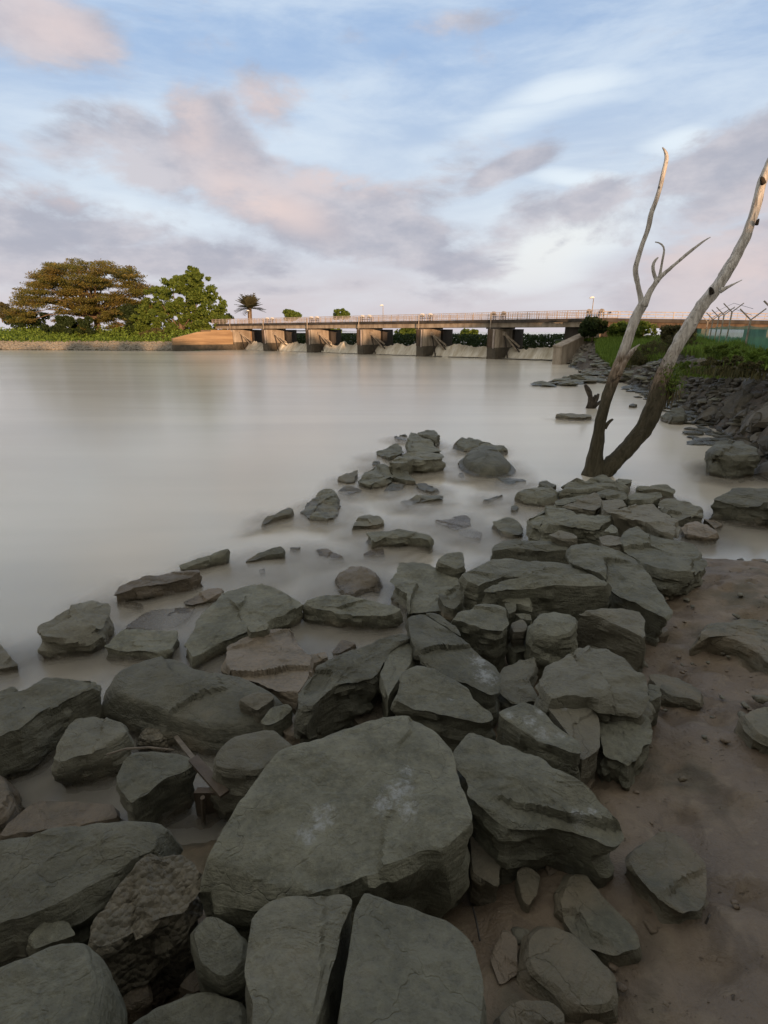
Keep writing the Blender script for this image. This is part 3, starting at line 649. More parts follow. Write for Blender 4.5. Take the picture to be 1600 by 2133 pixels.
R("narrow shelf behind the white-tipped long slab", [(884,1275),(916,1280),(950,1307),(962,1328),(937,1313)], .50, .47, .1)
R("chunky slab below the white-tipped long slab", [(825,1460),(842,1408),(871,1383),(904,1388),(962,1412),(978,1433),(986,1454),(1028,1480),(1030,1490),(1000,1498),(940,1490),(900,1476),(862,1470)], .52, .46, .05, white=[(938,1452,9)], rough=.9)
R("narrow leaf-shaped stone left of the chunky slab", [(794,1406),(813,1346),(854,1334),(865,1357),(846,1394),(825,1427),(807,1458)], .46, .42, .05)
R("knobby low rock between the white-tipped slab and the broad shield slab", [(1044,1390),(1110,1361),(1116,1388),(1102,1420),(1125,1452),(1069,1458),(1048,1443)], .34, .32, .05, rough=1.6)
R("dark wedge crusted white along its ridge", [(1042,1482),(1085,1458),(1122,1470),(1176,1524),(1203,1551),(1207,1574),(1184,1570),(1122,1542),(1069,1508)], .52, .48, .08, white=[(1060,1486,14),(1105,1500,20),(1130,1525,22),(1165,1530,15),(1125,1480,12)], chop=2)
R("smooth five-sided slab right of the white-crusted wedge", [(1133,1462),(1234,1466),(1246,1499),(1250,1557),(1213,1583),(1180,1524)], .47, .44, .1, white=[(1175,1474,14)], chop=1, rough=.6)
R("broad shield-shaped slab at the right of the pile", [(1127,1429),(1151,1375),(1238,1328),(1296,1363),(1345,1408),(1349,1478),(1320,1478),(1260,1468),(1234,1460),(1140,1456)], .56, .50, .1, rough=1.1)
R("dark layered lower slab under the shield-shaped slab", [(1240,1476),(1275,1472),(1335,1486),(1352,1502),(1349,1549),(1312,1598),(1258,1565),(1247,1510)], .42, .36, .1, rough=1.6)
R("small dark stone right of the shield-shaped slab", [(1352,1422),(1374,1429),(1378,1449),(1354,1462)], .42, .4, .1)
R("low olive rock half sunk in the mud right of the shield-shaped slab", [(1352,1398),(1410,1408),(1455,1436),(1458,1462),(1400,1452),(1370,1430)], .36, .32, .15, muddy=.45, bury=0.1)
R("largest slab of all, with two chalky white patches, in the foreground centre", [(430,1800),(480,1720),(532,1640),(580,1576),(648,1548),(720,1520),(820,1490),(860,1488),(900,1516),(935,1560),(960,1640),(980,1700),(968,1740),(930,1776),(905,1766),(870,1764),(800,1792),(740,1816),(640,1850),(540,1856),(448,1860)], .66, .56, .06, white=[(830,1650,42),(848,1690,30),(800,1672,30),(672,1700,38),(640,1735,30),(850,1605,20)], chop=2, rough=.55, flare=.0)
R("dark rounded boulder behind the upper left of the largest slab", [(440,1592),(452,1560),(480,1528),(552,1516),(580,1524),(616,1553),(590,1575),(540,1606),(500,1604),(460,1598)], .42, .38, 0, round_=.4)
R("long diagonal ridge rock left of the leaf-shaped stone", [(613,1474),(641,1401),(690,1370),(760,1342),(844,1314),(851,1328),(809,1352),(792,1403),(743,1413),(700,1423),(662,1448),(648,1480)], .50, .42, .0, rough=1.4)
R("small dark shard lying on the great oval slab", [(497,1458),(529,1443),(564,1445),(571,1455),(536,1479)], .31, .28, .1)
R("small wedge stone in front of the dark shard", [(538,1504),(564,1471),(599,1467),(609,1479),(578,1503),(550,1510)], .30, .26, .02)
R("brown craggy stone above the left shoulder of the largest slab", [(580,1512),(616,1488),(641,1516),(634,1543),(599,1531)], .25, .22, -.05, m='brown_rock', rough=1.5)
R("reddish brown wet rock in the dark pool behind the largest slab", [(721,1478),(742,1460),(777,1457),(823,1478),(790,1500),(745,1508)], .24, .2, -.1, m='brown_rock')
R("brown sliver emerging from the middle pool", [(690,1359),(714,1331),(742,1341),(707,1359)], .09, .06, -.1, m='brown_rock')
R("crumbly brown stone beside the reddish silted slab", [(648,1362),(679,1359),(683,1373),(651,1380)], .2, .18, -.05, m='brown_rock', rough=1.6)
R("long wide slab sloping right with a chiselled lower face, right of the largest slab", [(946,1559),(966,1528),(1001,1526),(1036,1537),(1097,1563),(1171,1620),(1241,1651),(1281,1690),(1300,1722),(1288,1750),(1268,1757),(1215,1727),(1171,1714),(1088,1716),(1044,1705),(1014,1675),(983,1653),(979,1616),(952,1596)], .62, .54, .12, white=[(1205,1700,22),(1235,1690,12)], chop=3, flare=-.02)
R("tall narrow stone pressed against the right of the largest slab", [(985,1734),(1005,1696),(1031,1716),(1044,1764),(1040,1845),(1009,1828),(985,1815)], .44, .42, .1, chop=3, bury=0.2)
R("small seed-shaped stone in the mud right of the tall narrow stone", [(1077,1819),(1092,1804),(1125,1821),(1121,1862),(1101,1888),(1086,1870)], .38, .36, .15, bury=0.1)
R("elongated slab half buried in the lower right mud", [(1167,1862),(1184,1812),(1215,1812),(1259,1874),(1325,1944),(1331,1980),(1276,1990),(1215,1960),(1180,1913)], .42, .40, .2, muddy=.35, bury=0.09)
R("rounded square boulder with a scooped hollow on the right mud", [(1304,1784),(1337,1760),(1372,1734),(1425,1742),(1467,1786),(1471,1840),(1458,1880),(1416,1896),(1381,1884),(1340,1835)], .48, .46, .2, muddy=.45, rough=1.2, bury=0.15)
R("sunken silted boulder at the bottom right of the split slabs", [(1092,1952),(1127,1917),(1180,1931),(1232,1974),(1285,2022),(1285,2086),(1224,2104),(1180,2095),(1145,2058),(1106,2023)], .43, .42, .2, muddy=.5, round_=.3, bury=0.1)
R("left half of the pair of split slabs at the bottom edge", [(512,2012),(526,1908),(568,1872),(648,1872),(708,1860),(734,1872),(704,1940),(680,2040),(660,2140),(650,2210),(520,2210),(535,2080)], .68, .66, .15, rough=.6, chop=1, flare=.02)
R("right half of the pair of split slabs at the bottom edge, curved right side", [(756,1850),(840,1884),(932,1908),(980,1960),(1002,2020),(1010,2133),(1008,2210),(706,2210),(716,2080),(729,1970),(744,1884)], .71, .70, .15, rough=.55, chop=1, flare=.02)
R("olive rock sunk in mud at the right edge", [(1550,1490),(1600,1470),(1670,1480),(1670,1560),(1600,1540),(1577,1528)], .42, .40, .2, muddy=.45, bury=0.09)
R("small brown wedge in the mud under the overhanging slab point", [(1337,1290),(1356,1284),(1394,1312),(1375,1323)], .22, .18, .05, m='brown_rock')
R("flat lens-shaped rock alone in the water below the driftwood stump", [(1161,863),(1191,859),(1225,861),(1234,867),(1219,870),(1188,869)], .16, .08, -.1)
R("tiny rock tip between the two dead trunks", [(1310,843),(1318,840),(1328,842),(1322,845)], .08, .06, -.1)
R("smooth grey rock in the shallows right of the dead trunks", [(1384,860),(1400,852),(1423,851),(1431,861),(1426,868),(1400,868)], .28, .22, -.1, round_=.3)
R("small dark rock behind the right dead trunk's waterline", [(1395,842),(1408,838),(1412,842),(1400,845)], .14, .1, -.1)
R("sunken dark boulder at the bottom edge under the muddy corner", [(1040,2120),(1080,2085),(1150,2090),(1180,2133),(1170,2210),(1040,2210)], .34, .33, .1, muddy=.4, bury=0.07)
R("low mud-coated stone beside the curved split slab", [(1020,1990),(1050,1930),(1078,1960),(1075,2030),(1040,2050)], .30, .29, .12, muddy=.6, m='brown_rock', bury=0.06)
R("low brown stone in the mud behind the elongated slab", [(1135,1800),(1160,1790),(1165,1812),(1145,1825)], .3, .28, .15, m='brown_rock', bury=0.06)
R("small mud-coated stone below the white-crusted wedge", [(1170,1640),(1200,1618),(1240,1625),(1225,1645)], .28, .26, .12, m='brown_rock', muddy=.6, bury=0.06)
# long-exposure veils: the lapping surface averaged over a few centimetres
vs, fs, ed = [], [], []
for k, zz in enumerate((-.022, -.009, .004, .017, .030)):
    xs = np.linspace(-9, 7.5, 190); ys = np.linspace(1.2, 17, 180); X, Y = np.meshgrid(xs, ys); n0 = len(vs) * 0 + sum(len(a) for a in vs)
    vs.append(np.c_[X.ravel(), Y.ravel(), np.full(X.size, zz)]); i = np.arange(X.size).reshape(X.shape) + n0
    fs.append(np.c_[i[:-1, :-1].ravel(), i[:-1, 1:].ravel(), i[1:, 1:].ravel(), i[1:, :-1].ravel()])
    e = np.minimum(np.minimum((Y - 1.2) / 1.5, (17 - Y) / 4), np.minimum((X + 9) / 2, (7.5 - X) / 1.5)); e = np.clip(e, 0, 1)
    s = (X + .5) * .627 - (Y - 2.4) * .779       # no lapping on the mud side
    e = e * np.clip((.4 - s) / .9, 0, 1) if zz > 0 else e * np.clip((1.4 - s) / .8, 0, 1)
    dm = np.full(X.size, 9.0); G_ = np.c_[X.ravel(), Y.ravel()]
    for (c_, rr_) in SHORE:
        dd_ = G_ - c_; near = (np.abs(dd_) < rr_.max() + 1).all(1)
        if not near.any(): continue
        an = (np.arctan2(dd_[near, 1], dd_[near, 0]) / (2 * np.pi) * 64).astype(int) % 64
        dm[near] = np.minimum(dm[near], np.linalg.norm(dd_[near], axis=1) - rr_[an])
    wet = .5 + .5 * np.clip(fbm(np.c_[G_ * 1.3, 0 * G_[:, 0]], 77, 3) * 2.2 + .35, -1, 1)
    e = e.ravel() * np.clip(1 - dm / (.28 + .35 * wet), 0, 1) ** 1.3 * (wet if zz > .01 else 1)
    ed.append(e.ravel())
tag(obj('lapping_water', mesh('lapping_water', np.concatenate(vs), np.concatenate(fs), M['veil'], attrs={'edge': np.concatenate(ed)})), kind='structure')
# ------------------------------------------------------------------ leaves and trees
def leaf_mesh(name, C, size, m, flat=0.0, aspect=.55, seed=0, up=None):
    """many small two-triangle leaves at the points C"""
    r = np.random.default_rng(seed); n = len(C); size = np.broadcast_to(size, (n,)) * r.uniform(.6, 1.3, n)
    nrm = r.normal(size=(n, 3)); nrm[:, 2] += flat * 3; nrm /= np.linalg.norm(nrm, axis=1)[:, None]
    a = r.normal(size=(n, 3))
    if up is not None: a = a * .5 + np.array(up)
    a -= nrm * (a * nrm).sum(1)[:, None]; a /= np.linalg.norm(a, axis=1)[:, None] + 1e-9
    b = np.cross(nrm, a); s = size[:, None]
    V = np.stack([C - a * s, C + b * s * aspect, C + a * s, C - b * s * aspect], 1).reshape(-1, 3)
    F = np.arange(4 * n).reshape(n, 4); t = np.repeat(r.uniform(0, 1, n), 4)
    return mesh(name, V, F, m, attrs={'tint': t})
def in_ellipsoid(n, c, rad, r, shell=.35):
    d = r.normal(size=(n, 3)); d /= np.linalg.norm(d, axis=1)[:, None]
    q = (shell + (1 - shell) * r.uniform(0, 1, n) ** .5)[:, None]
    return np.array(c) + d * q * np.array(rad)
def lumpy(c, rad, nl, per, r, lump=.3, bottom=-.4):
    """crown made of many leaf clumps scattered over an ellipsoid"""
    out = []
    for _ in range(nl):
        d = r.normal(size=3); d /= np.linalg.norm(d); d[2] = max(d[2], bottom)
        cc = np.array(c) + d * np.array(rad) * r.uniform(.45, .95)
        s = lump * r.uniform(.6, 1.25); out.append(in_ellipsoid(per, cc, np.array([s, s, s * .75]) * min(rad), r))
    return np.concatenate(out)
def tree(name, label, cat, base, C, size, leafm, trunk_pts=None, trunk_r=None, flat=0, limbs=(), group=None, seed=0, crown='crown', aspect=.55):
    e = empty(name, tuple(base), label, cat, group); b = np.array(base, float)
    o = obj(crown, leaf_mesh(crown, C - b, size, leafm, flat, aspect, seed), e)
    if trunk_pts is not None:
        mb = MB(); mb.tube([np.array(p) - b for p in trunk_pts], trunk_r, 8); t = mb.build('trunk', M['trunk'], e, smooth=True)
        if limbs:
            for l, rr in limbs:
                mb = MB(); mb.tube([np.array(p) - b for p in l], rr, 6); mb.build('limb', M['trunk'], e, smooth=True)
    return e

# ------------------------------------------------------------------ far left bank
r_ = np.random.default_rng(11)
def terrain(name, xs, ys, zfun, m, keep=None):
    X, Y = np.meshgrid(xs, ys); p = np.c_[X.ravel(), Y.ravel(), zfun(X.ravel(), Y.ravel())]
    i = np.arange(X.size).reshape(X.shape); f = np.c_[i[:-1, :-1].ravel(), i[:-1, 1:].ravel(), i[1:, 1:].ravel(), i[1:, :-1].ravel()]
    return tag(obj(name, mesh(name, p, f, m, True)), kind='structure')
LB0 = P(-500, 726.5); LB1 = P(372, 730)
def lb_s(x, y):          # distance inland of the left bank's waterline
    d = (LB1 - LB0)[:2]; d = d / np.linalg.norm(d); return (x - LB0[0]) * -d[1] + (y - LB0[1]) * d[0]
def lb_z(x, y):
    s = lb_s(x, y); z = np.interp(s, [-3, 0, 2.5, 6, 12, 30, 400], [-.6, .0, .75, 1.3, 2.1, 2.6, 2.6])
    right = np.clip((-23.5 - x) / 1.5, 0, 1); z = np.where(y < 82, z * right - .5 * (1 - right), z)
    q = np.c_[x, y, 0 * x] * .3; return z + fbm(q, 4, 4) * .28 * np.clip(s / 3, 0, 1)
terrain('left_bank', np.r_[np.linspace(-260, -75, 30), np.linspace(-74, -20.5, 110)], np.r_[np.linspace(70, 105, 90), np.linspace(108, 600, 20)], lb_z, M['land'])
# stone revetment along the left bank
STONES = []
def stone_protos(m, n=9, seed=5):
    out = []
    for k in range(n):
        r = np.random.default_rng(seed + k)
        g = np.linspace(-1, 1, 4); V = []; F = []
        # cube sphere with few faces, cut by planes
        idx = {}
        def vid(p):
            kk = tuple(np.round(p, 4)); 
            if kk not in idx: idx[kk] = len(V); V.append(p)
            return idx[kk]
        for ax in range(3):
            for sg in (-1, 1):
                for i in range(3):
                    for j in range(3):
                        q = []
                        for (a, b) in ((i, j), (i + 1, j), (i + 1, j + 1), (i, j + 1)):
                            p = np.zeros(3); p[ax] = sg; p[(ax + 1) % 3] = g[a]; p[(ax + 2) % 3] = g[b]; q.append(vid(p))
                        F.append(q if sg > 0 else q[::-1])
        A = np.array(V); A = A / (np.linalg.norm(A, axis=1)[:, None] ** .75)
        for _ in range(11):
            nn = r.normal(size=3); nn /= np.linalg.norm(nn); pr = A @ nn; ex = np.clip(pr - r.uniform(.5, .82), 0, None); A = A - nn * ex[:, None]
        A *= np.array([1.0, r.uniform(.6, .9), r.uniform(.35, .62)]); A += r.normal(size=A.shape) * .035
        out.append(mesh('stone', A, F, m))
    return out
PR_FAR = stone_protos(M['far_rock']); PR_DARK = stone_protos(M['dark_rock'], seed=40); PR_GREY = stone_protos(M['rock'], seed=80)
def joined_stones(name, pts, sizes, m, parent, seed):
    r = np.random.default_rng(seed); base = [np.array([v.co[:] for v in me.vertices]) for me in PR_FAR]; bf = np.array([p.vertices[:] for p in PR_FAR[0].polygons])
    Vs = []; Fs = []; n = 0
    for p, s in zip(pts, sizes):
        A = base[r.integers(len(base))]; a = r.uniform(0, 6.28); R_ = np.array([[math.cos(a), -math.sin(a), 0], [math.sin(a), math.cos(a), 0], [0, 0, 1]])
        Vs.append(A @ R_.T * s + p); Fs.append(bf + n); n += len(A)
    o = obj(name, mesh(name, np.concatenate(Vs), np.concatenate(Fs), m), parent); tag(o, kind='stuff'); return o
lb = empty('stone_revetment', tuple(LB1), 'long strip of pale riprap stones along the waterline of the far left bank', 'riprap')
pts = []; sz = []
dL = (LB1 - LB0); 
for k in range(5200):
    s = r_.uniform(-.3, 3.2); u = r_.uniform(0, 1) ** .5; base = LB0 + dL * u; d = dL[:2] / np.linalg.norm(dL[:2]); q = base[:2] + np.array([-d[1], d[0]]) * s
    pts.append([q[0], q[1], float(np.interp(s, [-.3, 0, 2.5, 3.2], [-.1, .08, .85, 1.0])) + r_.uniform(-.05, .08)]); sz.append(r_.uniform(.13, .36))
pts = np.array(pts) - LB1; joined_stones('stones', pts, sz, M['far_rock'], lb, 3)

def gz_left(x, y): return float(lb_z(np.array([x]), np.array([y]))[0])
# ground cover on the left bank
n = 26000; xs = r_.uniform(-100, -24, n); ys = r_.uniform(0, 1, n); 
yy = []
d = (LB1 - LB0)[:2]; d = d / np.linalg.norm(d)
sarr = 2.6 + 14 * r_.uniform(0, 1, n) ** 1.3; y0 = LB0[1] + (xs - LB0[0]) * d[1] / d[0]; C = np.c_[xs, y0 + sarr, 0 * xs]
C[:, 2] = lb_z(C[:, 0], C[:, 1]) + r_.uniform(0, 1.2, n) * (0.5 + .9 * np.clip(fbm(C * .25, 8, 3) + .3, 0, 1))
tag(obj('creeping_plants', leaf_mesh('creeping_plants', C, .17, M['grass'], .3, seed=2)), 'dense green creepers and grass covering the far left bank above the stones', 'plants', kind='stuff')

# rain tree with flat leafy tiers
def rain_tree():
    r = np.random.default_rng(21); Y = 90.; base = np.array([PY(205, 690, Y)[0], Y, 1.9]); mpx = Y / 1163 * 1.0
    C = []; limbs = []
    ctr = PY(178, 600, Y)
    fork = base + np.array([0, 0, 2.6])
    pads = []
    hub = [(-1.2, .8), (0, 0), (1.4, .4)]
    for k in range(430):
        a = r.uniform(0, 2 * math.pi); rho = math.sqrt(r.uniform(0, 1)); el = r.uniform(0, 1)
        px = 178 + rho * math.cos(a) * 156; dome = 539 + 92 * (abs(px - 178) / 160) ** 2.6 + 5 * math.sin(px * .11) + 4 * math.sin(px * .23)
        if px < 70: dome += 6
        lev = r.choice([0, 1, 2, 3], p=[.55, .17, .15, .13])
        low = 708 if px > 130 else 668
        py = dome + 5 + lev * r.uniform(14, 24) + (r.uniform(0, 105) if px > 120 and px < 300 and r.uniform() < .8 else r.uniform(0, 40))
        py = min(py, low)
        yy = Y + math.sin(a) * rho * 8
        q = PY(px, py, yy); w = r.uniform(.8, 1.6) * (1.0 if lev else 1.2)
        pads.append(q)
        nleaf = int(210 * w)
        C.append(in_ellipsoid(nleaf, q, (w, w, .30), r, .1) + np.c_[np.zeros(nleaf), np.zeros(nleaf), r.normal(0, .08, nleaf)])
        if k % 7 == 0:
            m1 = fork + (q - fork) * .45 + np.array([0, 0, .8]); m2 = fork + (q - fork) * .75 + np.array([0, 0, .7])
            limbs.append(([fork + r.normal(0, .2, 3), m1, m2, q], [.2, .10, .06, .03]))
    C = np.concatenate(C)
    return tree('rain_tree', 'broad umbrella-shaped tree with rusty flat leaf tiers on the far left bank', 'tree', base, C, .125, M['leaf_rust'], [base + [0, 0, -.6], base + [0, 0, 1.2], fork], [.62, .5, .42], flat=.6, limbs=limbs, seed=5)
rain_tree()
def green_tree():
    r = np.random.default_rng(33); Y = 84.; base = PY(378, 700, Y); base[2] = 1.0; C = []
    outline = [(395, 590, 26), (360, 606, 24), (425, 612, 26), (330, 625, 26), (372, 630, 30), (410, 642, 30), (442, 640, 22), (312, 655, 26), (350, 665, 30), (392, 668, 30), (430, 672, 28), (452, 668, 18), (300, 682, 22), (340, 688, 20), (400, 580, 14),
               (412, 576, 8), (398, 573, 7), (356, 590, 9), (440, 612, 9), (457, 640, 8), (325, 607, 9), (383, 583, 9), (292, 660, 15), (375, 690, 20), (455, 685, 12)]
    for (px, py, rp) in outline:
        for k in range(22):
            yy = Y + r.uniform(-3.5, 3.5); a = r.uniform(0, 6.28); q = rp * 1.25 * math.sqrt(r.uniform(0, 1))
            s = rp * r.uniform(.14, .42) * Y / 1163
            C.append(in_ellipsoid(int(30 + 110 * s), PY(px + math.cos(a) * q, py + math.sin(a) * q, yy), (s, s, s * .7), r, .2))
    C = np.concatenate(C)
    limbs = [([base + [0, 0, 1.5], PY(px, py, Y)], [.13, .04]) for (px, py, _) in outline[:9]]
    tree('broadleaf_tree', 'dense round leafy green tree beside the ochre wall at the left end of the barrage', 'tree', base, C, .20, M['leaf_green'], [base, base + [0.1, 0, 1.6], base + [0, 0, 4]], [.45, .33, .18], limbs=limbs, seed=6)
green_tree()
def shrub(label, px, py, w, h, Y, m, seed, n=1500, size=.2, name='shrub', group=None, cat='shrub', zb=None):
    """px,py = photo position of the foot; w,h in photo pixels at depth Y"""
    r = np.random.default_rng(seed); k = Y / 1163; b = PY(px, py, Y)
    if zb is not None: b[2] = zb
    C = lumpy(b + [0, 0, h * k * .5], (w * k / 2, min(w * k / 2, 3), h * k / 2), 34, n // 14, r, .42, -.9)
    return tree(name, label, cat, b, C, size, m, [b - [0, 0, .3], b + [0, 0, h * k * .5]], [.12 * h * k / 4 + .03, .03], seed=seed, group=group)
shrub('dark bushy shrub left of the umbrella tree on the far left bank', 60, 690, 100, 40, 92, M['leaf_dark'], 41)
shrub('dull brown bush at the far left edge of the photo', 5, 668, 60, 34, 98, M['scrub'], 42)
shrub('dark green undergrowth mound below the umbrella tree', 150, 700, 120, 38, 84, M['leaf_dark'], 43, 2600)
shrub('dark leafy bush between the umbrella tree and the green tree', 285, 706, 70, 80, 86, M['leaf_dark'], 44, 2800)
shrub('low dark bush at the waterline just left of the ochre wall', 325, 716, 70, 30, 81, M['scrub'], 45)
shrub('small dark bush at the left end of the railing', 474, 668, 26, 16, 95, M['leaf_dark'], 46, 600, .15)
shrub('left of the two round trees showing above the railing', 608, 668, 44, 22, 120, M['leaf_green'], 47, 1800, .2, 'round_tree', cat='tree')
shrub('right of the two round trees showing above the railing', 710, 668, 42, 22, 118, M['leaf_green'], 48, 1800, .2, 'round_tree', cat='tree')
shrub('pale green bush seen through the third opening of the barrage', 690, 712, 70, 32, 108, M['leaf_green'], 49, 1500, .25)
shrub('pale green tree seen through the fourth opening of the barrage', 850, 712, 50, 32, 104, M['leaf_green'], 50, 1500, .25, 'round_tree', cat='tree')
shrub('rounded pale green bush beyond the fifth opening of the barrage', 975, 712, 50, 24, 100, M['leaf_green'], 51, 1500, .25)
def palm():
    Y = 96.; b = PY(520, 672, Y); k = Y / 1163; top = PY(520, 642, Y); r = np.random.default_rng(3)
    e = empty('palm_tree', tuple(b), 'stocky palm with stiff radiating fronds behind the left end of the railing', 'palm')
    MB().tube([b * 0 + [0, 0, -2], top - b], [.4, .35], 8).build('trunk', M['trunk'], e)
    for i in range(60):
        a = r.uniform(0, 6.28); el = r.uniform(-.25, 1.45); L = r.uniform(1.9, 2.9); V = []; F = []
        d = np.array([math.cos(a) * math.cos(el), math.sin(a) * math.cos(el) * .8, math.sin(el)]); side = np.cross(d, [0, 0, 1.]); side /= np.linalg.norm(side) + 1e-6
        spine = [top - b + d * L * t + np.array([0, 0, -.55 * t * t * math.cos(el)]) for t in np.linspace(0, 1, 9)]
        for j, s in enumerate(spine[1:]):
            w = .8 * math.sin(math.pi * (j + 1) / 9.5) + .12
            for sg in (-1, 1):
                tip = s + side * sg * w + d * .35 - np.array([0, 0, .12]); n0 = len(V); V += [s - d * .2, s + d * .10, tip]; F.append((n0, n0 + 1, n0 + 2))
        me = mesh('frond', V, F, M['leaf_palm'], attrs={'tint': np.full(len(V), r.uniform())}); obj('frond', me, e)
palm()
# land beyond and upstream water
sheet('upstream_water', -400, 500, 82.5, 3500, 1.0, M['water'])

# ------------------------------------------------------------------ barrage
A0 = P(555, 730); B0 = P(1018, 746.2); D = (B0 - A0); D[2] = 0; Lb = np.linalg.norm(D); D /= Lb
U = np.array([-D[1], D[0], 0.0])            # upstream (away from the camera)
if U[1] < 0: U = -U
Z = np.array([0, 0, 1.0]); bay = Lb / 4
def bline(px):                               # point of the pier line seen at photo column px
    u = ray(px, 735); a, b_ = u[0], u[1]
    # A0 + s D = t (a,b)
    s = (A0[1] * a - A0[0] * b_) / (D[0] * b_ - D[1] * a); return s
ZG, ZD, ZT = 2.76, 3.17, 3.43                # girder bottom, slab bottom, slab top
S0 = bline(484); S1 = bline(1158)
bar = empty('river_barrage', tuple(A0), 'low concrete barrage bridge with gated openings spanning the river', 'barrage')
a0 = A0.copy()
def bx(name, m, s0, s1, u0, u1, z0, z1, parent=None):
    mb = MB(); mb.box(-a0 * 0, D, U, Z, (s0, u0, z0), (s1, u1, z1)); return mb.build(name, m, parent if parent is not None else bar)
# deck in segments between pier lines (joints show)
piers = [bline(x) for x in (487, 555, 645, 750, 872, 1018)] ; ends = piers + [S1 + 3.5]
for i in range(len(ends) - 1):
    s0, s1 = ends[i] + (.02 if i else -4), ends[i + 1] - .02
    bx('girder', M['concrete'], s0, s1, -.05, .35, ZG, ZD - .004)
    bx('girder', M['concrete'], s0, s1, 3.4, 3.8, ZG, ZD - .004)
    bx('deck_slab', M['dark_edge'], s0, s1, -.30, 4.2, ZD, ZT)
def railing(p0, p1, parent, h=.62, step=.9, m='paint', name='railing', thick=.03):
    p0, p1 = np.array(p0, float), np.array(p1, float); L = np.linalg.norm(p1 - p0); d = (p1 - p0) / L; n = max(2, int(L / step)); mb = MB(); w = np.cross(d, Z)
    for k in range(n + 1):
        q = p0 + d * L * k / n; mb.box(q, d, w, Z, (-thick, -thick, 0), (thick, thick, h))
        if k < n:
            for j in range(1, 4): qq = p0 + d * L * (k + j / 4) / n; mb.box(qq, d, w, Z, (-.012, -.012, .05), (.012, .012, h - .04))
    for zz in (.06, h * .55, h - .03): mb.box(p0, d, w, Z, (0, -.026, zz), (L, .026, zz + .05))
    return mb.build(name, M[m], parent)
railing(D * (S0 - 4) + U * -.22 + Z * ZT, D * (S1 + 3.5) + U * -.22 + Z * ZT, bar)
railing(D * (S0 - 4) + U * 4.1 + Z * ZT, D * (S1 + 3.5) + U * 4.1 + Z * ZT, bar)
for i, s in enumerate(piers):
    first = (i == 0)
    pe = obj('pier', None, bar) if False else None
    mb = MB(); w = .62; s0, s1 = s - .05, s + 1.15
    # pier with rounded cutwater and a higher upstream block
    prof = [(s0 + .15, -.55), (s1 - .15, -.55), (s1, -.25), (s1, 2.3), (s0, 2.3), (s0, -.25)]
    V = [];
    for zz in (-.8, .98): V += [D * a + U * b_ + Z * zz for a, b_ in prof]
    F = [tuple(range(6))[::-1], tuple(range(6, 12))] + [(k, (k + 1) % 6, 6 + (k + 1) % 6, 6 + k) for k in range(6)]
    mb.add(V, F); low = mb
    up = MB(); V = []; prof2 = [(a + (.012 if a < s + .5 else -.012), b_ + (.012 if b_ < 0 else 0)) for a, b_ in prof]
    for zz in (.984, ZG - .14): V += [D * a + U * b_ + Z * zz for a, b_ in prof2]
    up.add(V, F)
    pier = up.build('pier', M['concrete'], bar); low.build('wet_pier_foot', M['wet_concrete'], pier)
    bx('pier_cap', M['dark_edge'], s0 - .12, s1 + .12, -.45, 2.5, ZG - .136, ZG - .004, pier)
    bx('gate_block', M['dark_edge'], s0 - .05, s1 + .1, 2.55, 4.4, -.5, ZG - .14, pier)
    mb = MB(); mb.box(-a0 * 0, D, U, Z, (s0 + .14, -.60, .99), (s0 + .62, -.52, ZG - .15)); mb.build('cutwater_face', M['stain'], pier)
    mb = MB(); mb.tube([D * (s + .78) + U * -.64 + Z * .9, D * (s + .78) + U * -.64 + Z * (ZG - .2)], .07, 8); mb.build('drain_pipe', M['paint'], pier)
    mb = MB(); mb.tube([D * (s + .25) + U * -.42 + Z * (ZG - .3), D * (s + .25) + U * -.42 + Z * (ZT + .55)], .05, 6); mb.build('conduit', M['steel'], pier)
    # radial gate arms fixed to the side of the pier
    tr = D * (s1 + .12) + U * .5 + Z * 2.2
    bx('trunnion', M['steel'], s1 - .02, s1 + .22, .3, .75, 2.02, 2.4, pier)
    for j, (dz, du, m) in enumerate(((-1.15, 1.1, 'steel'), (-1.5, 1.0, 'steel'), (-2.2, .4, 'dark_steel'), (-2.1, 1.5, 'dark_steel'))):
        mb = MB(); e = tr + U * du + Z * dz + D * (1.05, .85, .25, 1.35)[j]; mb.tube([tr, e], .10 if j < 2 else .07, 6); mb.build('gate_arm', M[m], pier)
    mb = MB(); mb.tube([tr + U * .8 + Z * -1.2 + D * .65, tr + U * .8 + Z * -.82 + D * .8], .05, 6); mb.build('gate_arm_brace', M['dark_steel'], pier)
    # far side arms in the bay to the left
# right abutment and wing wall (sloping top running towards the camera)
ww = P(1150, 757.5); wl = empty('wing_wall', tuple(ww), 'concrete wing wall with a sloping top at the right end of the barrage', 'wall')
s1 = S1
mb = MB(); q0 = ww.copy(); q1 = ww + U * 5.5 + D * .9; w_ = D * .7
V = [q0 + Z * -.8, q0 + w_ + Z * -.8, q1 + w_ + Z * -.8, q1 + Z * -.8, q0 + Z * 1.25, q0 + w_ + Z * 1.25, q1 + w_ + Z * 2.6, q1 + Z * 2.6]
mb.add([v - ww for v in V], [(0, 3, 2, 1), (4, 5, 6, 7), (0, 1, 5, 4), (1, 2, 6, 5), (2, 3, 7, 6), (3, 0, 4, 7)]); mb.build('wall_body', M['concrete'], wl)
mb = MB(); V = [q0 + Z * 1.254 - w_ * .1 - U * .06, q0 + w_ * 1.1 + Z * 1.254 - U * .06, q1 + w_ * 1.1 + Z * 2.604, q1 + Z * 2.604 - w_ * .1]; mb.add([v - ww for v in V + [v + Z * .12 for v in V]], [(0, 3, 2, 1), (4, 5, 6, 7), (0, 1, 5, 4), (1, 2, 6, 5), (2, 3, 7, 6), (3, 0, 4, 7)]); mb.build('coping', M['concrete'], wl)
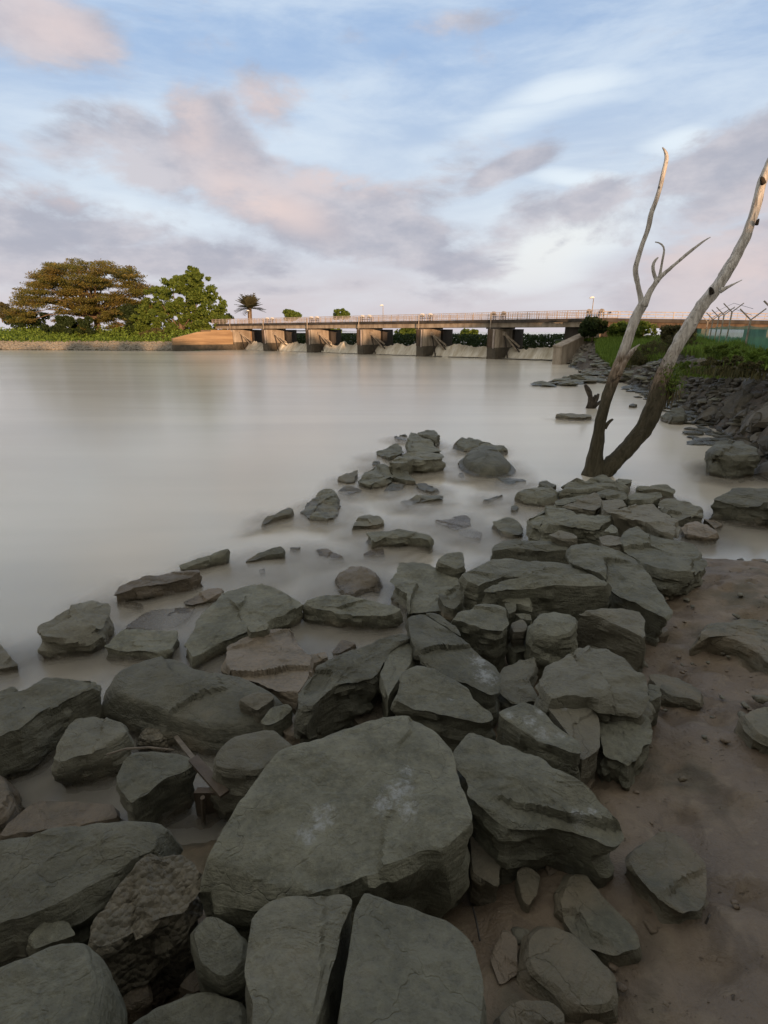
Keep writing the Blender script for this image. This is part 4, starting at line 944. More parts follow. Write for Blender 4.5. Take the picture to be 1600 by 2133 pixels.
bx('abutment', M['dark_edge'], S1 + .35, S1 + 3.2, .6, 7, -.5, ZG - .01)
# ochre retaining wall at the left end
lw0 = P(363, 731); lw1 = P(487, 728.2); rw = empty('retaining_wall', tuple(lw0), 'long ochre retaining wall at the left end of the barrage, lit by low sun', 'wall')
d = (lw1 - lw0); L = np.linalg.norm(d); d /= L; n_ = np.array([-d[1], d[0], 0]); mb = MB()
tops = [(0, 1.55), (.18, 1.9), (.42, 2.35), (.55, 2.4), (1.0, 2.4)]
for (t0, z0), (t1, z1) in zip(tops[:-1], tops[1:]):
    a, b_ = d * L * t0, d * L * t1; e0, e1 = Z * z0, Z * z1
    V = [a + Z * .72, b_ + Z * .72, b_ + n_ * .5 + Z * .72, a + n_ * .5 + Z * .72, a + e0, b_ + e1, b_ + n_ * .5 + e1, a + n_ * .5 + e0]
    mb.add(V, [(0, 3, 2, 1), (4, 5, 6, 7), (0, 1, 5, 4), (1, 2, 6, 5), (2, 3, 7, 6), (3, 0, 4, 7)])
mb.build('wall_body', M['wall'], rw)
mb = MB(); mb.box((0, 0, 0), d, n_, Z, (-.06, -.07, -.8), (L + .3, .52, .716)); mb.build('wet_footing', M['wet_concrete'], rw)
mb = MB(); mb.box((0, 0, 0), d, n_, Z, (L * .66, .55, 1.0), (L + 3.5, 4.0, 2.62)); mb.build('upper_wall', M['wall'], rw)
# falling water in each opening
allp = piers + [S1]
for i in range(len(allp) - 1):
    s0, s1 = allp[i] + 1.17, allp[i + 1] - .07
    if i == len(allp) - 2: s1 = S1 + .4
    nx, nz = 90, 16; V = []; ed = []; al = []
    for j in range(nz):
        q = j / (nz - 1)
        for k in range(nx):
            s = s0 + (s1 - s0) * k / (nx - 1); topz = 1.0 + .30 * vn(np.array([[s * .8, i * 3.1, 0]]), 2)[0] + .10 * vn(np.array([[s * 4, i * 3.1, 5]]), 3)[0]
            zz = topz * (1 - q ** 1.6) - .08 * q; uu = 1.9 - 1.1 * q ** 1.5 + .16 * vn(np.array([[s * 1.1, q * 1.6, 1]]), 7)[0]
            V.append(D * s + U * uu + Z * zz); ed.append(min(1, q * 4)); al.append(s * 1.0 + i * 9)
    ii = np.arange(nx * nz).reshape(nz, nx); F = np.c_[ii[:-1, :-1].ravel(), ii[:-1, 1:].ravel(), ii[1:, 1:].ravel(), ii[1:, :-1].ravel()]
    o = obj('falling_water', mesh('falling_water', np.array(V), F, M['fall'], True, attrs={'edge': ed, 'along': al}), bar); o['kind'] = 'stuff'
bar.location = (0, 0, 0)
foam = []
for i in range(len(allp) - 1):
    for j in range(14):
        sc = allp[i] + 1.3 + (allp[i + 1] - allp[i] - 1.6) * r_.uniform(); uc = r_.uniform(.4, 1.9); rw_ = r_.uniform(.7, 1.8); ru = r_.uniform(.25, .7)
        q = a0 + D * sc + U * uc; foam.append((q, rw_, ru))
mb = MB()
for k, (q, rw_, ru) in enumerate(foam):
    V = [q + (D * math.cos(a) * rw_ + U * math.sin(a) * ru) * (1 + .2 * math.sin(3 * a + k)) + Z * (-.030 + .0009 * k) for a in np.linspace(0, 6.283, 15)[:-1]]; mb.add(V, [tuple(range(14))])
o = mb.build('river_foam', M['foam']); tag(o, 'pale churned foam at the foot of the falling water', 'foam', kind='stuff')
# whole barrage was laid out from A0: shift children by A0
for ch in list(bar.children): ch.location = tuple(a0)
# vegetation mat behind the gates
n = 26000; r = np.random.default_rng(61); s = r.uniform(S0 - 3, S1 + 8, n); u = r.uniform(6, 13, n); hh = 1.78 + .35 * (fbm(np.c_[s * .25, u * .2, 0 * s], 3, 3) + .6)
C = a0 + D * s[:, None] + U * u[:, None] + Z * (np.clip(hh, .9, 2.0) * r.uniform(.3, 1.06, n))[:, None]
tag(obj('water_weeds', leaf_mesh('water_weeds', C, .16, M['leaf_dark'], .2, seed=9)), 'dark mass of bank weeds behind the gate openings', 'plants', kind='stuff')
# road continuing to the right bank
e0 = a0 + D * (S1 + 3.52) ; e1 = PY(1700, 690, 44.); e1[2] = 0
d = (e1 - e0); L = np.linalg.norm(d); d /= L; n_ = np.array([-d[1], d[0], 0]);
ap = empty('approach_road', tuple(e0), 'raised concrete road continuing from the barrage over the right bank', 'road')
mb = MB(); dz = -.016
def sb(mb, s0, s1, u0, u1, z0, z1):
    V = []
    for kk in range(8):
        ss = s1 if kk & 1 else s0; uu = u1 if kk & 2 else u0; zz = (z1 if kk & 4 else z0) + dz * ss
        V.append(d * ss + n_ * uu + Z * zz)
    mb.add(V, [(0, 2, 3, 1), (4, 5, 7, 6), (0, 1, 5, 4), (2, 6, 7, 3), (0, 4, 6, 2), (1, 3, 7, 5)])
sb(mb, 0, L, -.3, 4.2, ZD - .02, ZT); mb.build('deck_slab', M['dark_edge'], ap)
mb = MB(); sb(mb, 0, L, -.05, .35, ZG, ZD - .024); sb(mb, 0, L, 3.4, 3.8, ZG, ZD - .024); mb.build('girder', M['stain'], ap)
for k in range(5):
    mb = MB(); sb(mb, 3 + k * 5, 3.6 + k * 5, .2, 3.6, .8, ZG - .004); mb.build('column', M['concrete'], ap)
railing(Z * ZT + n_ * -.2, d * L + n_ * -.2 + Z * (ZT + dz * L), ap, h=.5, step=2.6, m='steel', thick=.025)
# hoists on the deck
def hoist(i, s, lab, big):
    p = a0 + D * (s + .5) + U * .5 + Z * ZT; e = empty('gate_hoist', tuple(p), lab, 'gate hoist', 'gate hoists on the barrage deck')
    mb = MB()
    for dx in (-.9, -.5, .5, .9):
        mb.box((0, 0, 0), D, U, Z, (dx - .035, -.25, 0), (dx + .035, -.18, .75)); mb.box((0, 0, 0), D, U, Z, (dx - .035, .2, 0), (dx + .035, .27, .75))
    mb.box((0, 0, 0), D, U, Z, (-1.0, -.2, .35), (1.0, -.14, .40)); mb.build('frame', M['dark_steel'], e)
    for dx in (-.72, .72):
        mb = MB(); mb.tube([D * dx - U * .2 + Z * .82, D * dx + U * .3 + Z * .82], .2, 12); mb.build('gear_housing', M['lampglass'] if big else M['steel'], e)
        mb = MB(); mb.box((0, 0, 0), D, U, Z, (dx - .24, -.1, .58), (dx + .24, .2, .68)); mb.build('bracket', M['steel'], e)
    mb = MB(); mb.tube([D * -.72 + Z * .35, D * .72 + Z * .35], .045, 8); mb.build('drive_shaft', M['steel'], e)
    e.scale = (.72, .72, .72)
names = ['over the pier nearest the ochre wall', 'over the second pier from the left', 'over the third pier from the left', 'over the fourth pier from the left', 'over the pier nearest the wing wall']
for i, s in enumerate(piers[1:]): hoist(i, s, 'gate hoist machine on its steel frame ' + names[i], i < 4)
hoist(9, S1 + 2.3, 'dark gate hoist machine at the right end of the barrage beside the lamp post', False)
def lamp(px, py, Y, label, z0=ZT):
    t = PY(px, py, Y); b = np.array([t[0], t[1], z0]); e = empty('lamp_post', tuple(b), label, 'lamp post', 'lamp posts along the barrage'); h = t[2] - z0
    MB().tube([(0, 0, 0), (0, 0, h - .1), (-.12, 0, h)], [.045, .03, .02], 8).build('post', M['steel'], e)
    MB().tube([(-.34, 0, h - .03), (-.15, 0, h + .03), (.04, 0, h + .02)], [.05, .08, .04], 8).build('lamp_head', M['lampglass'], e, smooth=True)
def bl_Y(px, u=0): s = bline(px); return float((a0 + D * s + U * u)[1])
# bline returns s measured from A0 along D
lamp(519, 647, bl_Y(519), 'short lamp post in front of the palm on the barrage deck')
lamp(798, 636, bl_Y(798), 'thin lamp post with a bright head in the middle of the barrage deck')
lamp(1237, 620, bl_Y(1225), 'tallest lamp post, at the right end of the barrage deck')
# ------------------------------------------------------------------ right bank
SH = np.array([[9.0, -30], [8.2, -6], [7.6, 2], [6.6, 6.5], [6.55, 8.6], [7.6, 10.6], [8.7, 13.4], [10.1, 17.6], [11.1, 21], [12.0, 26], [12.4, 32], [13.6, 39], [15.2, 43.5], [17.5, 49.]])
def resamp(Q, n):
    L = np.r_[0, np.cumsum(np.linalg.norm(np.diff(Q, axis=0), axis=1))]; t = np.linspace(0, L[-1], n); return np.c_[np.interp(t, L, Q[:, 0]), np.interp(t, L, Q[:, 1])]
SHR = resamp(SH, 420)
for _ in range(6): SHR[1:-1] = SHR[1:-1] * .5 + (SHR[2:] + SHR[:-2]) * .25
tg = np.gradient(SHR, axis=0); tg /= np.linalg.norm(tg, axis=1)[:, None]; nr = np.c_[tg[:, 1], -tg[:, 0]]      # inland = to the right
PROF_S = np.array([-2.5, -.6, 0, .35, .8, 1.5, 2.3, 3.2, 5, 9, 20, 60, 200]); PROF_Z = np.array([-.9, -.25, -.02, .62, 1.12, 1.42, 1.55, 1.62, 1.70, 1.8, 1.9, 1.9, 1.9])
def prof(s, y):
    z = np.interp(s, PROF_S, PROF_Z)
    # near the tree the toe widens into a flat stony shelf
    k = np.clip(1 - np.abs(y - 33) / 9, 0, 1); z2 = np.interp(s, [-2.5, -.5, 0, 1.5, 3.6, 5.0, 6.5, 9, 200], [-.9, -.2, -.02, .16, .35, 1.1, 1.5, 1.75, 1.9]); return z * (1 - k) + z2 * k
ss = np.r_[-2.5, np.linspace(-1.2, 5, 60), np.linspace(5.4, 12, 12), 20, 40, 90, 200]
G1, G2 = np.meshgrid(np.arange(len(SHR)), ss); q = SHR[G1.ravel()] + nr[G1.ravel()] * G2.ravel()[:, None]
zz = prof(G2.ravel(), q[:, 1]); pp = np.c_[q, zz]
w = np.clip((G2.ravel() + .3) / 1.2, 0, 1); rocky = np.clip(1 - np.abs(G2.ravel() - 1.0) / 2.2, 0, 1)
pp[:, 2] += w * (.10 * fbm(np.c_[q * .9, 0 * zz], 12, 3)) + rocky * (.16 * fbm(np.c_[q * 2.6, zz * 2.6], 15, 4))
pp[:, :2] += nr[G1.ravel()] * (rocky * .30 * fbm(np.c_[q * 2.2, zz * 2.5], 19, 4))[:, None]
ii = np.arange(len(pp)).reshape(G1.shape); F = np.c_[ii[:-1, :-1].ravel(), ii[:-1, 1:].ravel(), ii[1:, 1:].ravel(), ii[1:, :-1].ravel()]
tag(obj('right_bank', mesh('right_bank', pp, F, M['soil'], True)), kind='structure')
def bank_pt(i, s, dz=0.0):
    i = int(np.clip(i, 0, len(SHR) - 1)); q = SHR[i] + nr[i] * s; return np.array([q[0], q[1], float(prof(np.array([s]), np.array([q[1]]))[0]) + dz])
idx_y = lambda y: int(np.argmin(np.abs(SHR[:, 1] - y)))

def scatter(parent, protos, pts, sizes, tilt, seed, name='stone', nrm=None):
    r = np.random.default_rng(seed); o0 = np.array(parent.location)
    for k, (p, s) in enumerate(zip(pts, sizes)):
        o = bpy.data.objects.new(name, protos[r.integers(len(protos))]); COL.objects.link(o); o.parent = parent
        o.location = tuple(np.array(p) - o0); o.rotation_euler = (r.normal(0, tilt), r.normal(0, tilt), r.uniform(0, 6.28)); o.scale = (s, s, s)
PR_FLAT = stone_protos(M['rock'], 9, 120)
for me in PR_FLAT: me.transform(Matrix.Diagonal((1.15, 1.1, .5, 1)))
r = np.random.default_rng(71)
# dark eroded rock face on the right
cb = empty('dark_rock_face', tuple(bank_pt(idx_y(9), 0)), 'steep dark eroded rock face of the right bank above the shallows', 'rock face')
pts, sz = [], []
for k in range(290):
    y = 8.0 + 14 * r.uniform() ** 1.3; s = r.uniform(-.15, 1.35); p = bank_pt(idx_y(y), s, -.08); pts.append(p); sz.append((r.uniform(.08, .26) if k % 4 else r.uniform(.3, .52)) * (.6 + y / 22))
scatter(cb, PR_DARK, pts, sz, .5, 1)
pts, sz = [], []
for k in range(1500):
    y = 6.4 + 20 * r.uniform() ** 1.2; s = r.uniform(-.2, 1.5); p = bank_pt(idx_y(y), s, 0) - np.array(cb.location); pts.append(p); sz.append(r.uniform(.05, .17) * (.5 + y / 22))
joined_stones('rubble', pts, sz, M['dark_rock'], cb, 8)
# pale crumbling ledge on top of the face at the right edge
lg = empty('pale_ledge', tuple(bank_pt(idx_y(10), 2.4)), 'pale layered stone ledge on top of the dark rock face at the right edge', 'ledge')
pts, sz = [], []
for k in range(110):
    y = r.uniform(8.5, 17); p = bank_pt(idx_y(y), r.uniform(1.5, 3.0), r.uniform(-.02, .06)); pts.append(p); sz.append(r.uniform(.12, .34))
scatter(lg, PR_FAR, pts, sz, .25, 2, 'stone')
# flat stony shelf running out behind the dead tree
sh = empty('stony_shelf', tuple(bank_pt(idx_y(30), 0)), 'shelf of flat grey slabs running into the water behind the dead tree', 'riprap')
pts, sz = [], []
for k in range(280):
    y = r.uniform(24, 42); s = r.uniform(-.6, 4.2) if y > 27 else r.uniform(-.3, 1.2); p = bank_pt(idx_y(y), s, 0.0); pts.append(p); sz.append(r.uniform(.22, .55))
for (px, py) in ((1125, 800), (1140, 802), (1155, 799), (1172, 797), (1185, 800), (1165, 793), (1195, 796), (1205, 790), (1215, 795), (1190, 787), (1210, 783), (1225, 788), (1232, 780), (1240, 792), (1250, 786), (1226, 776), (1245, 776), (1212, 774), (1260, 795), (1275, 790), (1265, 780)):
    pts.append(P(px, py, .03)); sz.append(r.uniform(.35, .62))
scatter(sh, PR_FLAT, pts, sz, .09, 3)
# rubble toe between shelf and near shallows
tb = empty('rubble_toe', tuple(bank_pt(idx_y(17), 0)), 'low rubble of flat stones at the waterline right of the dead trunks', 'riprap')
pts, sz = [], []
for k in range(170):
    y = r.uniform(11.5, 25); s = r.normal(-.25, .35); p = bank_pt(idx_y(y), s, 0.0); p[2] = max(p[2], -.02) ; pts.append(p); sz.append(r.uniform(.10, .30))
scatter(tb, PR_FLAT, pts, sz, .10, 4)
# piled riprap beside the wing wall
rp = empty('riprap_slope', tuple(P(1200, 752)), 'sloping pile of pale grey riprap stones beside the wing wall', 'riprap')
pts, sz = [], []
for row in range(9):
    zz = .05 + row * .19
    for k in range(26):
        px = 1163 + row * 1.4 + k * (5.4) + r.uniform(-1.5, 1.5); Y = 44.3 + row * .30 - k * .18 + r.uniform(-.1, .1)
        if px > 1300 - row * 4: continue
        p = PY(px, 700, Y); p[2] = zz + r.uniform(-.04, .04); pts.append(p); sz.append(r.uniform(.22, .36))
scatter(rp, PR_FAR, pts, sz, .4, 5)
mb = MB(); a = PY(1158, 700, 45.2); b = PY(1330, 700, 41.0); c_ = PY(1330, 700, 52); d_ = PY(1158, 700, 52)
for q_ in (a, b, c_, d_): q_[2] = 0
V = [a + Z * -.5, b + Z * -.5, c_ + Z * -.5, d_ + Z * -.5, a + Z * .0 + U * 0, b + Z * .0, c_ + Z * 1.7, d_ + Z * 1.7, a + (d_ - a) * .38 + Z * 1.66, b + (c_ - b) * .34 + Z * 1.66]
mb.add(V, [(0, 1, 5, 4), (4, 5, 9, 8), (8, 9, 6, 7), (1, 2, 6, 9, 5), (0, 4, 8, 7, 3), (3, 7, 6, 2)]); o = mb.build('grassy_mound', M['land']); o['kind'] = 'structure'

# ------------------------------------------------------------------ grass, shrubs
def blades(name, base, h, m, seed, wid=.012, lean=.35):
    r = np.random.default_rng(seed); n = len(base); h = np.broadcast_to(h, (n,)) * r.uniform(.55, 1.25, n); a = r.uniform(0, 6.28, n); l = r.normal(0, lean, n)
    d = np.c_[np.cos(a), np.sin(a), 0 * a]; sd = np.c_[-np.sin(a), np.cos(a), 0 * a] * (wid * r.uniform(.7, 1.6, n))[:, None]
    mid = base + d * (l * h * .35)[:, None] + np.c_[0 * a, 0 * a, h * .6]; tip = base + d * (l * h)[:, None] + np.c_[0 * a, 0 * a, h * (1 - .25 * np.abs(l))]
    V = np.stack([base - sd, base + sd, mid + sd * .8, mid - sd * .8, tip], 1).reshape(-1, 3); k = np.arange(n)[:, None] * 5
    F = np.concatenate([k + np.array([[0, 1, 2]]), k + np.array([[0, 2, 3]]), k + np.array([[3, 2, 4]])]); t = np.repeat(r.uniform(0, 1, n), 5)
    return mesh(name, V, F, m, attrs={'tint': t})
def bank_pts(n, y0, y1, s0, s1, r, pw=1.0):
    out = np.empty((n, 3)); ys = y0 + (y1 - y0) * r.uniform(0, 1, n) ** pw; s = r.uniform(s0, s1, n)
    ix = np.clip(np.searchsorted(SHR[:, 1], ys), 0, len(SHR) - 1); q = SHR[ix] + nr[ix] * s[:, None]; out[:, :2] = q; out[:, 2] = prof(s, q[:, 1]) - .03; return out
r = np.random.default_rng(81)
B = bank_pts(90000, 9, 44, 1.3, 8.5, r); k = fbm(B * .5, 5, 3); keep = (k + .55 * r.uniform(-1, 1, len(B)) > -.35) & (np.abs(B[:, 1] - 33) > -1)
B = B[keep]; tag(obj('bank_grass', blades('bank_grass', B, .30 + .012 * B[:, 1].clip(0, 30) * .5 + .16 * np.clip(fbm(B * .4, 6, 3), -.5, 1), M['grass'], 1, .016)), 'bright green grass along the top of the right bank', 'grass', kind='stuff')
B = bank_pts(15000, 9, 30, 1.3, 3.2, r); k = fbm(B * .7, 15, 3); B = B[k + .4 * r.uniform(-1, 1, len(B)) > .0]
tag(obj('dry_grass', blades('dry_grass', B, .36, M['dry_grass'], 2, .012, .8)), 'dry brownish grass hanging over the edge of the right bank', 'grass', kind='stuff')
n = 9000; xs_ = r.uniform(0, 1, n); B = np.array([PY(1190 + 150 * t, 700, 47 - 5 * t + w) for t, w in zip(xs_, r.uniform(-1.5, 4, n))]); B[:, 2] = 1.66
tag(obj('mound_grass', blades('mound_grass', B, .30, M['grass'], 3, .02)), 'short green grass on the mound behind the riprap stones', 'grass', kind='stuff')

shrub('dark round bush in front of the bridge at the right end of the barrage', 1234, 703, 52, 42, 44, M['leaf_dark'], 101, 3600, .10)
shrub('small leafy tree between the round bush and the dead tree', 1290, 706, 46, 36, 43, M['leaf_green'], 102, 1600, .10, 'small_tree', cat='tree')
shrub('scraggy bush directly behind the fork of the left dead trunk', 1338, 704, 50, 34, 41, M['leaf_green'], 103, 900, .09)
shrub('tall weedy bush standing between the two dead trunks', 1398, 716, 44, 40, 34, M['scrub'], 104, 1500, .085)
def scrub_mass(label, px, py, w, h, Y, m, seed, n, size=.05, name='scrub_bush'):
    r = np.random.default_rng(seed); k = Y / 1163; b = PY(px, py, Y); C = lumpy(b + [0, 0, h * k * .4], (w * k / 2, 1.2, h * k * .55), 40, n // 40, r, .35, -.6)
    e = empty(name, tuple(b), label, 'shrub'); obj('foliage', leaf_mesh('foliage', C - b, size, m, 0, .3, seed, up=(0, 0, .6)), e)
    bs = np.c_[r.normal(0, w * k * .27, 500), r.normal(0, .5, 500), np.full(500, -.1)]
    st_ = obj('stems', blades('stems', bs, h * k * .55, m, seed, .012, .5), e); st_['kind'] = 'stuff'
scrub_mass('brownish tangled scrub overhanging the shelf between the dead trunks', 1350, 770, 110, 62, 29, M['scrub'], 111, 9000)
scrub_mass('dull green scrub at the foot of the fence right of the dead tree', 1420, 735, 80, 48, 27, M['scrub'], 112, 5000)
scrub_mass('spiky green bush in front of the green netting', 1505, 742, 46, 26, 17, M['leaf_green'], 113, 4500, .04)
scrub_mass('bright grassy clump at the right edge below the netting', 1585, 757, 60, 34, 13.5, M['grass'], 114, 6000, .04)
scrub_mass('olive weeds hanging over the top of the dark rock face', 1530, 775, 90, 36, 13.5, M['scrub'], 115, 5000, .035)
scrub_mass('low green weeds on the bank just behind the right dead trunk', 1445, 775, 60, 24, 17, M['leaf_green'], 116, 3200, .04)

# ------------------------------------------------------------------ fence with green netting
posts = [(1471, 36.), (1481, 34), (1492, 32), (1502, 30), (1517, 27.5), (1559, 21.5), (1612, 17.0)]
jz = [3.0, 3.1, 3.2, 3.25, 3.32, 2.84, 2.9]
PB = []
for (px, Y), z in zip(posts, jz): q = PY(px, 690, Y); q[2] = 1.7; PB.append((q, z))
fn = empty('netting_fence', tuple(PB[4][0]), 'fence of Y-topped posts hung with green netting along the right bank', 'fence'); o0 = PB[4][0]
for k, (q, z) in enumerate(PB):
    q2 = PB[min(k + 1, len(PB) - 1)][0]; q1 = PB[max(0, k - 1)][0]; dd = (q2 - q1); dd[2] = 0; dd /= np.linalg.norm(dd); nn = np.array([-dd[1], dd[0], 0]); b = q - o0
    mb = MB(); mb.box(b, dd, nn, Z, (-.032, -.032, -.4), (.032, .032, z - 1.7)); po = mb.build('fence_post', M['steel'], fn)
    for sg in (-1, 1):
        j = b + Z * (z - 1.72); mb = MB(); mb.tube([j, j + nn * sg * .42 + Z * .40], .026, 6); mb.build('barbed_arm', M['steel'], po)
ntop = [2.7, 2.75, 2.8, 2.8, 2.8, 2.74, 2.68]
ext = PY(1700, 690, 13.5); ext[2] = 1.7; chain = [PY(1452, 690, 39.)] + [q for q, _ in PB] + [ext]; nt = [2.75] + ntop + [2.66]
for k in range(len(chain) - 1):
    a, b = chain[k] - o0, chain[k + 1] - o0; a[2] = b[2] = 0; V = []; m_, n2 = 14, 8
    for j in range(n2):
        for i in range(m_):
            t = i / (m_ - 1); q = a + (b - a) * t; h = (nt[k] * (1 - t) + nt[k + 1] * t - 1.7 - .05 * math.sin(t * math.pi)) * j / (n2 - 1)
            V.append(q + Z * (h - .12) + nr[200].tolist()[0] * 0 + np.array([.05, .03, 0]) * vn(np.array([[q[0] * 2, q[1] * 2, h * 3]]), 4)[0])
    ii = np.arange(m_ * n2).reshape(n2, m_); F = np.c_[ii[:-1, :-1].ravel(), ii[:-1, 1:].ravel(), ii[1:, 1:].ravel(), ii[1:, :-1].ravel()]
    obj('net_panel', mesh('net_panel', np.array(V), F, M['net'], True), fn)
mb = MB()
for k in range(len(PB) - 2):
    for f in (.15, .38):
        a, b = PB[k], PB[k + 1]; mb.tube([a[0] - o0 + Z * (a[1] - 1.7 + f), b[0] - o0 + Z * (b[1] - 1.7 + f)], .008, 4)
mb.build('barbed_wire', M['dark_steel'], fn)

# pale stone on the grass
b = PY(1240, 710, 45.5); mb_pts = None
e = obj('pale_stone', stone_protos(M['pink'], 1, 200)[0]); e.location = tuple(b + Z * .12); e.scale = (.52, .4, .62); e.rotation_euler = (.2, .7, .2); tag(e, 'pale pink stone lying on the grass below the dark round bush', 'stone')

# ------------------------------------------------------------------ dead tree
TY = float(P(1240, 985)[1])
def trunk_mesh(mb, pts, Y0, lean=0.0, n=16, seed=0):
    """pts: (px, py, width_px) along a limb"""
    q = np.array(pts, float); L = np.r_[0, np.cumsum(np.linalg.norm(np.diff(q[:, :2], axis=0), axis=1))]; m = max(6, int(L[-1] / 7)); t = np.linspace(0, L[-1], m)
    cx = np.interp(t, L, q[:, 0]); cy = np.interp(t, L, q[:, 1]); w = np.interp(t, L, q[:, 2])
    for _ in range(2):
        cx[1:-1] = cx[1:-1] * .5 + (cx[2:] + cx[:-2]) * .25; cy[1:-1] = cy[1:-1] * .5 + (cy[2:] + cy[:-2]) * .25
    P3 = []; Rr = []
    for a, b, c in zip(cx, cy, w):
        Yc = Y0 + lean * (985 - b) / 680; p = PY(a, b, Yc); dd = ray(a, b); depth = Yc / dd[1]; P3.append(p); Rr.append(c / 2 / FPX * depth * (np.interp(b, [560, 700, 900, 1000], [.80, .72, .66, .8]) if c > 12 else .95))
    o = len(mb.v); mb.tube(P3, Rr, n)
    V = np.array(mb.v[o:]); nn = len(V); cen = np.repeat(np.array(P3), n, 0)[:nn]; dr = V - cen; ln = np.linalg.norm(dr, axis=1)[:, None] + 1e-9
    f = fbm(np.c_[dr / ln * 1.6, cen[:, 2] * 1.1 + seed], seed, 2) if False else fbm(np.c_[dr / ln * 1.5, ][:, :3] + np.array([0, 0, seed]) + cen * np.array([.9, .9, .9]), seed, 3)
    g = fbm(V * np.array([16, 16, 3.0]), seed + 3, 3)
    V = V + dr * (f[:, None] * .36 + g[:, None] * .22)
    mb.v[o:] = [tuple(v) for v in V]
dt = empty('dead_tree', tuple(P(1245, 985, 0)), 'leafless dead tree with two bleached trunks spreading in a V from the water', 'dead tree'); o0 = np.array(dt.location)
def limb(name, pts, lean=0.0, seed=0, n=16, parent=None, Y0=TY):
    mb = MB(); trunk_mesh(mb, pts, Y0, lean, n, seed); return mb.build(name, M['dead'], parent or dt, smooth=True, origin=o0)
limb('trunk', [(1232, 1004, 66), (1237, 975, 46), (1241, 940, 38), (1247, 900, 36), (1252, 870, 36), (1262, 835, 34), (1274, 800, 34), (1284, 775, 36), (1297, 742, 33), (1306, 715, 30), (1316, 685, 28), (1328, 655, 25), (1338, 636, 26), (1345, 622, 22)], .2, 1)
limb('trunk', [(1240, 1006, 62), (1258, 985, 48), (1284, 958, 42), (1315, 925, 44), (1342, 893, 46), (1358, 862, 50), (1370, 828, 48), (1377, 795, 42), (1390, 762, 38), (1404, 735, 34), (1420, 706, 34), (1444, 668, 32), (1468, 630, 31), (1490, 603, 32), (1508, 577, 29), (1530, 540, 28), (1552, 498, 26), (1568, 455, 24), (1578, 415, 22), (1588, 378, 22), (1605, 335, 20), (1640, 280, 15), (1680, 220, 8)], .5, 2)
limb('branch', [(1338, 640, 20), (1335, 615, 14), (1328, 590, 12), (1323, 562, 12), (1331, 535, 11), (1340, 505, 10), (1351, 475, 10), (1355, 448, 10), (1363, 428, 9), (1373, 400, 8), (1381, 365, 8), (1388, 335, 8), (1390, 320, 7), (1384, 311, 4), (1380, 307, 2)], .2, 3, 12)
limb('branch', [(1342, 638, 20), (1352, 612, 15), (1363, 594, 13), (1372, 580, 11), (1400, 556, 7), (1430, 530, 7), (1458, 508, 5), (1470, 499, 3), (1480, 494, 1.5)], -.2, 4, 12)
limb('twig', [(1368, 586, 8), (1362, 570, 8), (1359, 555, 7), (1363, 541, 6), (1371, 536, 3)], .1, 5, 10)
limb('twig', [(1373, 582, 8), (1376, 565, 6), (1379, 548, 5), (1382, 530, 5), (1386, 518, 4), (1381, 508, 4), (1373, 504, 3), (1365, 504, 2)], .15, 6, 10)
limb('splintered_spur', [(1288, 782, 14), (1300, 758, 14), (1312, 738, 13), (1320, 726, 8), (1333, 717, 2)], -.15, 7, 10)
limb('splintered_spur', [(1306, 745, 10), (1316, 732, 8), (1326, 727, 2)], -.2, 8, 8)
limb('stub', [(1260, 893, 8), (1265, 882, 7), (1272, 875, 6), (1277, 873, 4)], -.1, 9, 8)
limb('twig', [(1500, 606, 12), (1518, 597, 6), (1532, 590, 3), (1546, 583, 1.5)], -.2, 10, 8)
mbk = simple('dark_knot', (.012, .01, .008), (.05, .04, .03), 18, .9, .01)
for (px, py, w, dx, dy) in ((1483, 607, 10, -3, -8), (1576, 464, 7, 5, -8), (1590, 378, 10, -4, -9), (1357, 442, 5, -2, -7)):
    mb = MB(); Yk = TY + .5 * (985 - py) / 680 - .12; k = Yk / 1163; mb.tube([PY(px, py + 4, Yk), PY(px + dx * .5, py + dy * .5, Yk - .03), PY(px + dx, py + dy, Yk - .05)], [w * k * .5, w * k * .42, w * k * .2], 10); mb.build('knot', mbk, dt, smooth=True, origin=o0)
# tuft of weed caught in the right trunk
r = np.random.default_rng(5); b = PY(1392, 800, TY + .15); C = np.array([PY(px, py, TY + .15 + dy) for px, py, dy in zip(r.normal(1398, 12, 700), r.normal(790, 17, 700), r.normal(0, .12, 700))])
e = empty('caught_weeds', tuple(b), 'green weeds and dry strands caught on the right dead trunk', 'weeds'); obj('leaves', leaf_mesh('leaves', C - b, .035, M['leaf_green'], 0, .35, 9, up=(0, 0, -.6)), e)
bs = np.array([PY(px, py, TY + .1) for px, py in zip(r.normal(1392, 9, 160), r.normal(815, 10, 160))]); me = blades('strands', (bs - b) * np.array([1, 1, -1]), .22, M['dry_grass'], 4, .006, .5)
me.transform(Matrix.Diagonal((1, 1, -1, 1))); obj('strands', me, e)['kind'] = 'stuff'

# driftwood stump in the water
st = empty('driftwood_stump', tuple(P(1232, 848, 0)), 'dark broken driftwood stump with stubby branches standing in the water', 'stump')
YS = float(P(1232, 848)[1])
def dlimb(pts, seed, name):
    global o0
    mb = MB(); trunk_mesh(mb, pts, YS, 0, 10, seed); mb.build(name, mbk2, st, smooth=True, origin=np.array(st.location))
mbk2 = simple('wet_driftwood', (.02, .017, .013), (.07, .055, .042), 12, .7, .01)
dlimb([(1228, 852, 24), (1231, 840, 18), (1232, 828, 14), (1226, 815, 10), (1221, 804, 9), (1219, 801, 6)], 31, 'trunk')
dlimb([(1232, 848, 14), (1240, 838, 9), (1244, 826, 7), (1247, 820, 4)], 32, 'branch')
dlimb([(1234, 850, 12), (1244, 843, 7), (1254, 834, 5), (1262, 829, 2)], 33, 'branch')
dlimb([(1233, 836, 8), (1239, 828, 7), (1240, 822, 3)], 34, 'stub')

